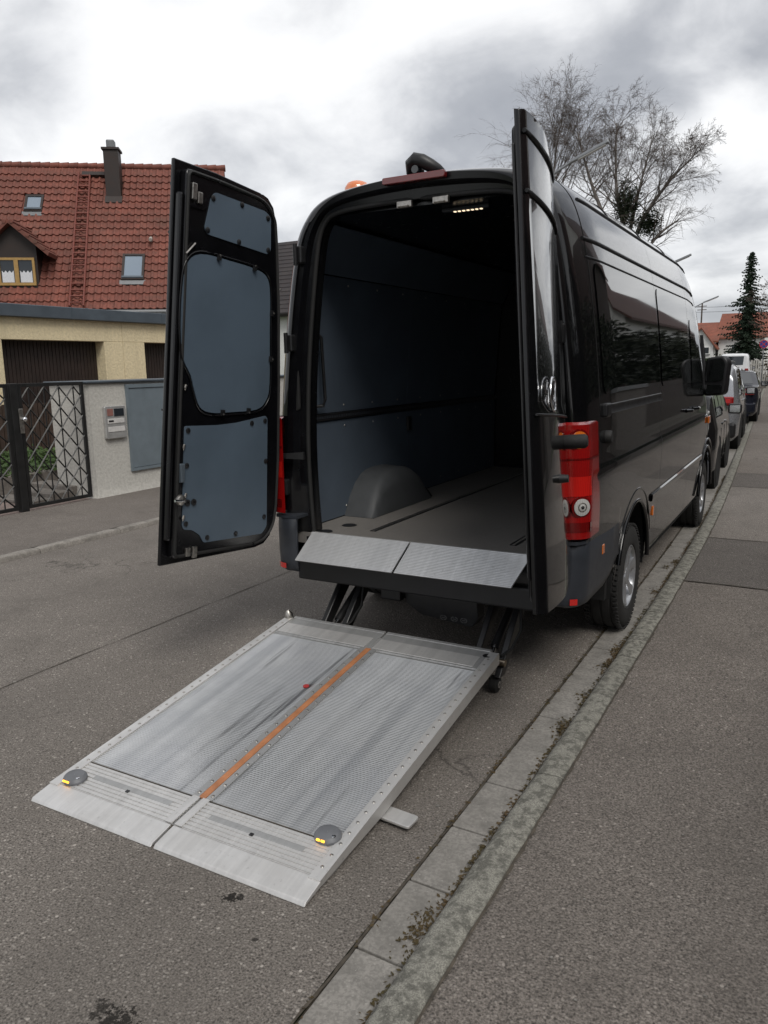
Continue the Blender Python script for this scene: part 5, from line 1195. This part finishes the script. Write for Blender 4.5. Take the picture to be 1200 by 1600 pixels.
# ------------------------------------------------------------------ trees
def grow_tree(name, label, base, stems, seed, twig_r=.006, droop=.5, dens=1.0, mats=(BARK, TWIG)):
    """stems: list of (path points, r0, r1); limbs and twigs are grown from their upper part"""
    rn = random.Random(seed); t = thing(name, label, 'tree', base); tb = B(); cbm = B()
    def branch(p, d, L, r, lvl):
        n = 6 if lvl < 2 else 4; pts = [p.copy()]; rs = [r]; dd = d.normalized()
        for i in range(n):
            f = (i+1)/n
            dd = dd+Vector((rn.gauss(0, .16), rn.gauss(0, .16), rn.gauss(0, .12)))
            if lvl == 0: dd.z += .06
            elif lvl >= 2: dd.z -= droop*.22*f
            dd.normalize(); p = p+dd*L/n; pts.append(p.copy()); rs.append(max(twig_r*.55, r*(1-.82*f)))
        (cbm if lvl > 0 else tb).tube(pts, rs, 5 if lvl == 0 else 3, caps=False)
        if lvl >= 3: return
        m = int({0: 9, 1: 8, 2: 6}[lvl]*dens*rn.uniform(.8, 1.2))
        for j in range(m):
            f = rn.uniform(.22, 1.0); q = f*n; i = min(n-1, int(q)); pp = pts[i].lerp(pts[i+1], q-i); ax = (pts[i+1]-pts[i]).normalized()
            sd_ = Vector((rn.gauss(0, 1), rn.gauss(0, 1), rn.gauss(0, .7))); sd_ = (sd_-ax*sd_.dot(ax)).normalized()
            ang = rn.uniform(.35, .85); nd = ax*math.cos(ang)+sd_*math.sin(ang)
            branch(pp, nd, L*rn.uniform(.36, .58)*(1.15-.35*f), max(twig_r, rs[i]*.42), lvl+1)
    for path, r0, r1, nl, L0, f0 in stems:
        P_ = catmull([tuple(Vector(q)) for q in path], 5); n = len(P_); rs = [lerp(r0, r1, i/(n-1)) for i in range(n)]; tb.tube(P_, rs, 8)
        for j in range(nl):
            f = lerp(f0, 1.0, (j+rn.random())/nl); i = min(n-2, int(f*(n-1))); pp = Vector(P_[i]).lerp(Vector(P_[i+1]), f*(n-1)-i); ax = (Vector(P_[i+1])-Vector(P_[i])).normalized()
            az = rn.uniform(0, 6.283); sd_ = Vector((math.cos(az), math.sin(az), 0)); ang = lerp(.95, .35, (f-f0)/(1-f0+1e-6))*rn.uniform(.8, 1.15)
            branch(pp, ax*math.cos(ang)+sd_*math.sin(ang), L0*lerp(1.0, .42, (f-f0)/(1-f0+1e-6))*rn.uniform(.75, 1.2), rs[i]*.30+.006, 1 if L0 < 2.0 else 0 if rn.random() < .5 else 1)
    tb.build('trunk', mats[0], t, smooth=60); cbm.build('crown', mats[1], t); return t
grow_tree('birch_tree', 'tall bare birch with fine drooping twigs behind the van', (-7.6, 28.6, 0), [([(-7.9, 28.6, -.2), (-8.0, 28.6, 4), (-8.1, 28.6, 7.5), (-8.05, 28.6, 9.2), (-7.85, 28.6, 10.9)], .15, .010, 46, 4.0, .40)], 21, .0036, .95, .95)
grow_tree('birch_tree', 'spreading bare tree with ivy-clad limbs behind the van', (-4.9, 28.0, 0), [([(-5.0, 28, -.2), (-5.0, 28, 3), (-4.95, 28, 6.2), (-5.4, 28.1, 8.4), (-5.5, 28.2, 10.7)], .20, .012, 22, 2.6, .52),
    ([(-4.98, 28, 5.2), (-4.3, 27.8, 7.0), (-3.4, 27.6, 8.2), (-2.6, 27.4, 8.9)], .11, .015, 20, 2.1, .30), ([(-4.98, 28, 5.6), (-4.6, 28.2, 8.0), (-4.2, 28.5, 10.0)], .09, .012, 20, 2.3, .3), ([(-4.98, 28, 4.4), (-3.9, 27.8, 6.2), (-3.0, 27.8, 6.9)], .10, .02, 14, 1.8, .35), ([(-5.0, 28, 5.6), (-6.3, 28.2, 8.4), (-7.0, 28.2, 10.6)], .10, .02, 18, 2.3, .35)], 33, .0036, .55, .95)
def clump(name, label, cat, cen, rad, n, size, mat):
    r = thing(name, label, cat, (cen[0], cen[1], cen[2])); b = B()
    for i in range(n):
        d = Vector((rnd.gauss(0, 1), rnd.gauss(0, 1), rnd.gauss(0, 1))).normalized(); q = rnd.random()**.55*(1.0 if rnd.random() < .8 else 1.25); lump = 1+.6*mnoise.noise(d*2.1+Vector(cen)); p = Vector(cen)+Vector((d.x*rad[0], d.y*rad[1], d.z*rad[2]))*q*lump
        R_ = Matrix.Rotation(rnd.uniform(0, 6.28), 3, 'Z') @ Matrix.Rotation(rnd.uniform(-1.4, 1.4), 3, 'X'); s_ = size*rnd.uniform(.6, 1.4)
        b.add([p+R_ @ (Vector(v)*s_) for v in ((-1, 0, 0), (0, -.6, .1), (1, 0, 0), (0, .6, .1))], [(0, 1, 2, 3)])
    b.build('foliage', mat, r); return r
clump('ivy_clump', 'big dark ivy clump wrapped round the tree limb, upper one', 'ivy', (-4.95, 28, 7.55), (.55, .5, 1.0), 6500, .032, IVY)
clump('ivy_clump', 'smaller dark ivy clump on the right-hand limb of the spreading tree', 'ivy', (-4.05, 27.8, 6.85), (.50, .4, .58), 4000, .032, IVY)
def spruce(name, label, base, H, R0, seed):
    rn = random.Random(seed); t = thing(name, label, 'tree', base); bs = Vector(base)
    b = B(); b.tube([bs, bs+Vector((0, 0, H*.5)), bs+Vector((0, 0, H*.98))], [.26, .15, .02], 8); b.build('trunk', TWIG, t)
    b = B(); z = .9
    while z < H*.985:
        f = z/H; L = R0*(1-f)**.82*rn.uniform(.62, 1.15)+.10; m = int(7+6*(1-f)); a0 = rn.uniform(0, 6.28)
        for k in range(m):
            az = a0+2*PI*k/m+rn.gauss(0, .3); d = Vector((math.cos(az), math.sin(az), 0)); Lb = L*rn.uniform(.40, 1.15); nseg = max(3, int(Lb/.20)); sd_ = Vector((-d.y, d.x, 0))
            for i in range(nseg):
                q = (i+.6)/nseg; p = bs+Vector((0, 0, z-.55*Lb*q+.30*Lb*q*q+rn.gauss(0, .04)))+d*Lb*q
                for h_ in range(14):
                    w_ = .24*(1-q*.6)*rn.uniform(.6, 1.3)*(.5+.6*(1-f)); dr_ = (d*rn.uniform(.2, 1)+sd_*rn.gauss(0, 1)+Vector((0, 0, -rn.uniform(.1, .9)))).normalized(); o_ = dr_.cross(Vector((rn.gauss(0, 1), rn.gauss(0, 1), rn.gauss(0, 1)))).normalized()
                    b.add([p-o_*.045, p+o_*.045, p+dr_*w_*1.5+o_*.015, p+dr_*w_*1.5-o_*.015], [(0, 1, 2, 3)])
        z += .17+.13*(1-f)
    b.build('crown', SPRUCE, t); return t
spruce('spruce_tree', 'tall dark green spruce standing beside the white houses', (-3.35, 66.0, 0), 10.3, 3.0, 5)
grow_tree('bare_tree', 'bare brownish tree beside the spruce at the end of the street', (-.9, 64, 0), [([(-.9, 64, 0), (-1.0, 64, 3), (-1.2, 64, 5.5), (-1.0, 64, 8)], .14, .02, 18, 2.6, .30)], 44, .012, .2, .8)

# ------------------------------------------------------------------ street lamps along the left pavement
def lamp(x, y, zt, label):
    r = thing('street_lamp', label, 'street lamp', (x, y, .05), 0, 'street lamps')
    b = B(); b.tube([(x, y, .05), (x, y, 1.2), (x, y, zt-1.1), (x+.12, y, zt-.72), (x+.75, y, zt-.40)], [.075, .06, .045, .040, .035], 10); b.build('pole', GREYPO, r, smooth=60)
    b = B(); b.hexa([(x+.72, y-.07, zt-.45), (x+.72, y+.07, zt-.45), (x+1.82, y+.10, zt-.03), (x+1.82, y-.10, zt-.03)], [(x+.72, y-.06, zt-.35), (x+.72, y+.06, zt-.35), (x+1.80, y+.08, zt+.06), (x+1.80, y-.08, zt+.06)]); hd_ = b.build('lamp_head', GREYPO, r, bevel=.02)
    b = B(); b.hexa([(x+.95, y-.06, zt-.385), (x+.95, y+.06, zt-.385), (x+1.74, y+.075, zt-.082), (x+1.74, y-.075, zt-.082)], [(x+.95, y-.06, zt-.36), (x+.95, y+.06, zt-.36), (x+1.74, y+.075, zt-.06), (x+1.74, y-.075, zt-.06)]); b.build('lamp_cover', CLEARL, hd_)
lamp(-5.60, 20, 7.95, 'grey street lamp rising behind the roof of the black van'); lamp(-5.75, 38, 6.85, 'grey street lamp further along, beyond the spreading bare tree'); lamp(-7.0, 62, 6.55, 'small distant street lamp near the overhead wires')

# ------------------------------------------------------------------ end of the street: white houses, hedge, signs, fence, wires
def far_house(name, label, x0, x1, y0, y1, zw, zr, roofm=TILE2, axis='x', wallm=None):
    wallm = wallm or WHITEH
    r = thing(name, label, 'house', ((x0+x1)/2, (y0+y1)/2, 0))
    b = B(); b.bx((x0, y0, 0), (x1, y1, zw)); b.build('house_wall', wallm, r)
    ym, xm = (y0+y1)/2, (x0+x1)/2; ov = .35; b = B()
    if axis == 'x':
        for sg, ye in ((-1, y0-ov), (1, y1+ov)):
            dz = .35*(zr-zw)/(ym-y0); b.hexa([(x0-ov, ye, zw-dz), (x1+ov, ye, zw-dz), (x1+ov, ym, zr), (x0-ov, ym, zr)], [(x0-ov, ye, zw-dz+.14), (x1+ov, ye, zw-dz+.14), (x1+ov, ym, zr+.16), (x0-ov, ym, zr+.16)])
    else:
        for sg, xe in ((-1, x0-ov), (1, x1+ov)):
            dz = .35*(zr-zw)/(xm-x0); b.hexa([(xe, y0-ov, zw-dz), (xe, y1+ov, zw-dz), (xm, y1+ov, zr), (xm, y0-ov, zr)], [(xe, y0-ov, zw-dz+.14), (xe, y1+ov, zw-dz+.14), (xm, y1+ov, zr+.16), (xm, y0-ov, zr+.16)])
    b.build('roof', roofm, r)
    b = B()
    if axis == 'x':
        for xx in (x0+.002, x1-.002): b = B(); b.add([(xx, y0, zw), (xx, y1, zw), (xx, ym, zr-.02)], [(0, 1, 2)]); b.build('gable', wallm if wallm is not BROWNH else WHITEH, r)
    else:
        for yy in (y0+.002, y1-.002): b = B(); b.add([(x0, yy, zw), (x1, yy, zw), (xm, yy, zr-.02)], [(0, 1, 2)]); b.build('gable', wallm if wallm is not BROWNH else WHITEH, r)
    return r
def window(r, x0, x1, z0, z1, y, mat=WINDARK):
    b = B(); b.bx((x0, y-.05, z0), (x1, y, z1)); f_ = b.build('window', WHITEP, r); b = B(); b.bx((x0+.07, y-.06, z0+.07), (x1-.07, y-.05, z1-.07)); b.build('pane', mat, f_)
    b = B(); b.bx((x0-.05, y-.14, z0-.06), (x1+.05, y, z0)); b.build('sill', LEADG, f_)
hA = far_house('white_house', 'white house with red roof and small gable at the end of the street', -15.5, -7.15, 79, 88, 3.6, 5.4)
b = B(); yq = 78.0
b.hexa([(-9.9, yq, 0), (-7.15, yq, 0), (-7.15, 79, 0), (-9.9, 79, 0)], [(-9.9, yq, 3.15), (-7.15, yq, 3.15), (-7.15, 79, 3.15), (-9.9, 79, 3.15)]); b.build('front_wall', WHITEH, hA); b = B(); b.add([(-9.9, yq+.01, 3.15), (-7.15, yq+.01, 3.15), (-8.3, yq+.01, 4.75), (-9.9, 82, 3.15), (-7.15, 82, 3.15), (-8.3, 82, 4.75)], [(0, 1, 2), (3, 5, 4), (0, 2, 5, 3), (1, 4, 5, 2)]); b.build('front_gable', WHITEH, hA)
for (xa, xb_) in ((-8.3, -10.3), (-8.3, -6.8)):
    b = B(); za = 4.85; zb2 = 4.85-abs(xb_-xa)*(1.60/1.6 if xb_ < xa else 1.55/1.15)*.98; b.hexa([(xa, yq-.2, za-.1), (xb_, yq-.2, zb2-.1), (xb_, 82, zb2-.1), (xa, 82, za-.1)], [(xa, yq-.2, za+.05), (xb_, yq-.2, zb2+.05), (xb_, 82, zb2+.05), (xa, 82, za+.05)]); b.build('gable_roof', TILE2, hA)
window(hA, -9.25, -8.45, 2.35, 3.05, yq); window(hA, -8.05, -7.45, 2.35, 3.05, yq)
window(hA, -9.5, -8.4, 1.0, 1.75, yq)
hB = far_house('white_house', 'white house with orange-red roof partly hidden by the spruce', -6.9, -2.9, 80, 90, 3.95, 6.3)
window(hB, -5.75, -5.2, 2.5, 3.3, 80)
hb = thing('garden_hedge', 'clipped dark green hedge in front of the white houses', 'hedge', (-8, 70, 0))
b = B()
for i in range(6000):
    p = Vector((rnd.uniform(-14, -3.2), 70+rnd.gauss(0, .4), rnd.random()**.7*1.95)); R_ = Matrix.Rotation(rnd.uniform(0, 6.28), 3, 'Z') @ Matrix.Rotation(rnd.uniform(-1.2, 1.2), 3, 'X'); b.add([p+R_ @ (Vector(v)*.13) for v in ((-1, 0, 0), (0, -.6, .1), (1, 0, 0), (0, .6, .1))], [(0, 1, 2, 3)])
b.build('foliage', HEDGE, hb); b = B(); b.bx((-14, 69.8, 0), (-3.2, 70.2, 1.75)); b.build('hedge_core', IVY, hb)
def no_stop(x, y, z, label):
    r = thing('road_sign', label, 'road sign', (x, y, 0), 0, 'no-stopping signs')
    b = B(); b.tube([(x, y, 0), (x, y, z+.25)], .035, 8); b.build('post', GREYPO, r, smooth=50)
    b = B(); b.lathe([(0, .050), (.30, .050), (.30, .042)], (x, y, z), 'y', 28, -1); d_ = b.build('sign_disc', plain('sign_blue', (.02, .05, .26), .4), r)
    red = plain('sign_red', (.45, .02, .03), .4)
    b = B(); b.lathe([(.25, .054), (.30, .054), (.30, .045), (.25, .045)], (x, y, z), 'y', 28, -1); b.build('red_ring', red, d_)
    for a_ in (PI/4, -PI/4):
        b = B(); b.box((x, y-.056-.001*(a_ > 0), z), (.50, .004, .05), Matrix.Rotation(a_, 3, 'Y')); b.build('red_bar', red, d_)
no_stop(-1.72, 60, 2.85, 'round blue and red no-stopping sign on the right pavement'); no_stop(-4.5, 76, 3.05, 'second round no-stopping sign, smaller, standing before the spruce')
ff = thing('picket_gate', 'pale weathered wooden gate and fence at the far end of the pavement', 'fence', (-2.2, 62.5, 0))
for k in range(14):
    x = -3.3+k*.16; b = B(); b.bx((x, 62.5, .05), (x+.11, 62.54, 1.75-.03*(k % 3))); b.build('picket', WHITEW, ff)
for z in (.5, 1.4):
    b = B(); b.bx((-3.3, 62.545, z-.05), (-1.0, 62.59, z+.05)); b.build('rail', WHITEW, ff)
bb_ = clump('brown_bush', 'brown leafless bush overhanging the far right pavement', 'bush', (.15, 58, 1.7), (1.25, 4.0, 1.9), 5000, .10, BRUSH)
wp = thing('utility_pole', 'slender utility pole carrying wires above the far red roofs', 'pole', (-10.5, 95, 0))
b = B(); b.tube([(-10.5, 95, 0), (-10.5, 95, 8.3)], [.12, .08], 8); b.build('pole_shaft', TWIG, wp)
for z in (7.9, 7.5):
    b = B(); b.bx((-11.0, 94.95, z), (-10.0, 95.05, z+.08)); b.build('cross_arm', TWIG, wp)
for k, (za, zb2) in enumerate(((6.2, 7.2), (5.85, 6.75))):
    b = B(); b.tube([(lerp(-12, 2, t/16), lerp(62, 76, t/16), lerp(za, zb2, t/16)-.5*(1-(t/8-1)**2)) for t in range(17)], .013, 4); tag(b.build('overhead_wire', BLK), ('upper thin black overhead wire crossing the far street', 'lower thin black overhead wire crossing the far street')[k], 'wire', 'overhead wires')

# ------------------------------------------------------------------ houses and gardens on the right-hand side (mirrored in the van's flank)
rw = thing('board_fence', 'tall closed dark brown board fence along the right pavement', 'fence', (3.9, 8, .05))
b = B(); b.bx((3.80, -8, .0), (4.02, 44, .22)); b.build('fence_plinth', STEP, rw)
for k in range(14):
    y = -7.5+k*3.7; b = B(); b.bx((3.90, y, .22), (4.02, y+.12, 1.70)); b.build('fence_post', BROWNF, rw)
for k in range(290):
    y = -7.8+k*.178; b = B(); b.bx((3.86, y, .22), (3.885, y+.165, 1.62+.01*(k % 3))); b.build('fence_board', BROWNF, rw)
gp_ = thing('gate_pillar', 'pale grey capped gate pillar standing in front of the brown board fence', 'pillar', (3.7, 13, .05))
b = B(); b.bx((3.45, 11.6, 0), (3.80, 14.6, 1.55)); b.build('pillar_body', STEP, gp_, bevel=.01); b = B(); b.bx((3.40, 11.5, 1.552), (3.84, 14.7, 1.64)); b.build('pillar_cap', LEADG, gp_)
hg_ = thing('garden_hedge', 'tall evergreen hedge behind the right-hand board fence', 'hedge', (5.2, 10, 0))
b = B(); b.bx((5.0, -8, 0), (5.6, 60, 2.5)); b.build('hedge_core', IVY, hg_)
b = B()
for i in range(30000):
    y = rnd.uniform(-8, 60); top = 3.3+1.2*mnoise.noise((y*.6, 0, 0)); p = Vector((4.9-abs(rnd.gauss(0, .25)), y, rnd.random()*top)) if rnd.random() < .75 else Vector((rnd.uniform(4.8, 5.8), y, top+rnd.gauss(0, .12)))
    R_ = Matrix.Rotation(rnd.uniform(0, 6.28), 3, 'Z') @ Matrix.Rotation(rnd.uniform(-1.2, 1.2), 3, 'X'); b.add([p+R_ @ (Vector(v)*.11) for v in ((-1, 0, 0), (0, -.6, .1), (1, 0, 0), (0, .6, .1))], [(0, 1, 2, 3)])
b.build('foliage', HEDGE2, hg_)
for i, (y0, y1, lab, ax_) in enumerate(((-16, -6, 'house with brown tiled roof on the right, standing opposite the open street gate', 'y'), (1.5, 9.5, 'brown timber-clad house with dark red roof on the right side of the street', 'y'), (13, 26, 'tall brown house with red roof further up the right side of the street', 'y'), (30, 45, 'long white house with wide brown-red roof at the far right of the street', 'y'), (49, 60, 'white gabled house beyond the long brown-red roof on the right', 'y'))):
    r = far_house('roadside_house', lab, 6.6, 15.5, y0, y1, (3.3, 4.5, 6.8, 5.2, 4.6)[i], (8.6, 9.6, 12.5, 10.0, 9.5)[i], roofm=TILEB, axis=ax_, wallm=None if i >= 3 else BROWNH)
    for (za, zb2) in ((.9, 2.2),):
        for q in range(3):
            y = lerp(y0+1, y1-2.2, q/2); b = B(); b.bx((6.54, y, za), (6.60, y+1.2, zb2)); f_ = b.build('window', WHITEP, r); b = B(); b.bx((6.52, y+.08, za+.08), (6.54, y+1.12, zb2-.08)); b.build('pane', WINDARK, f_)

rg = random.Random(77); b = B()
for i in range(420):
    onp = rg.random() < .45; x = rg.uniform(1.22, 3.2) if onp else rg.uniform(-3.5, .82); y = rg.uniform(-3.4, 4.5); z = .0485 if onp else .001
    if not onp and -.85 < x < .72 and -2.1 < y < .4: continue
    if not onp and -1.0 < x and y > .3: x = rg.uniform(-4.3, -1.1)
    if onp and 2.4 < y: z = .0525
    r_ = rg.uniform(.0015, .0045)*(1.8 if rg.random() < .06 else 1); pts8 = [Vector((x+sx*r_*rg.uniform(.6, 1.2), y+sy*r_*rg.uniform(.6, 1.2), z+(.0 if sz < 0 else r_*rg.uniform(.7, 1.3)))) for sz in (-1, 1) for sx, sy in ((-1, -1), (1, -1), (1, 1), (-1, 1))]
    b.hexa(pts8[:4], pts8[4:])
stuff(tag(b.build('loose_grit', SLAB), 'loose grit and small stones scattered on road and pavement', 'grit'))
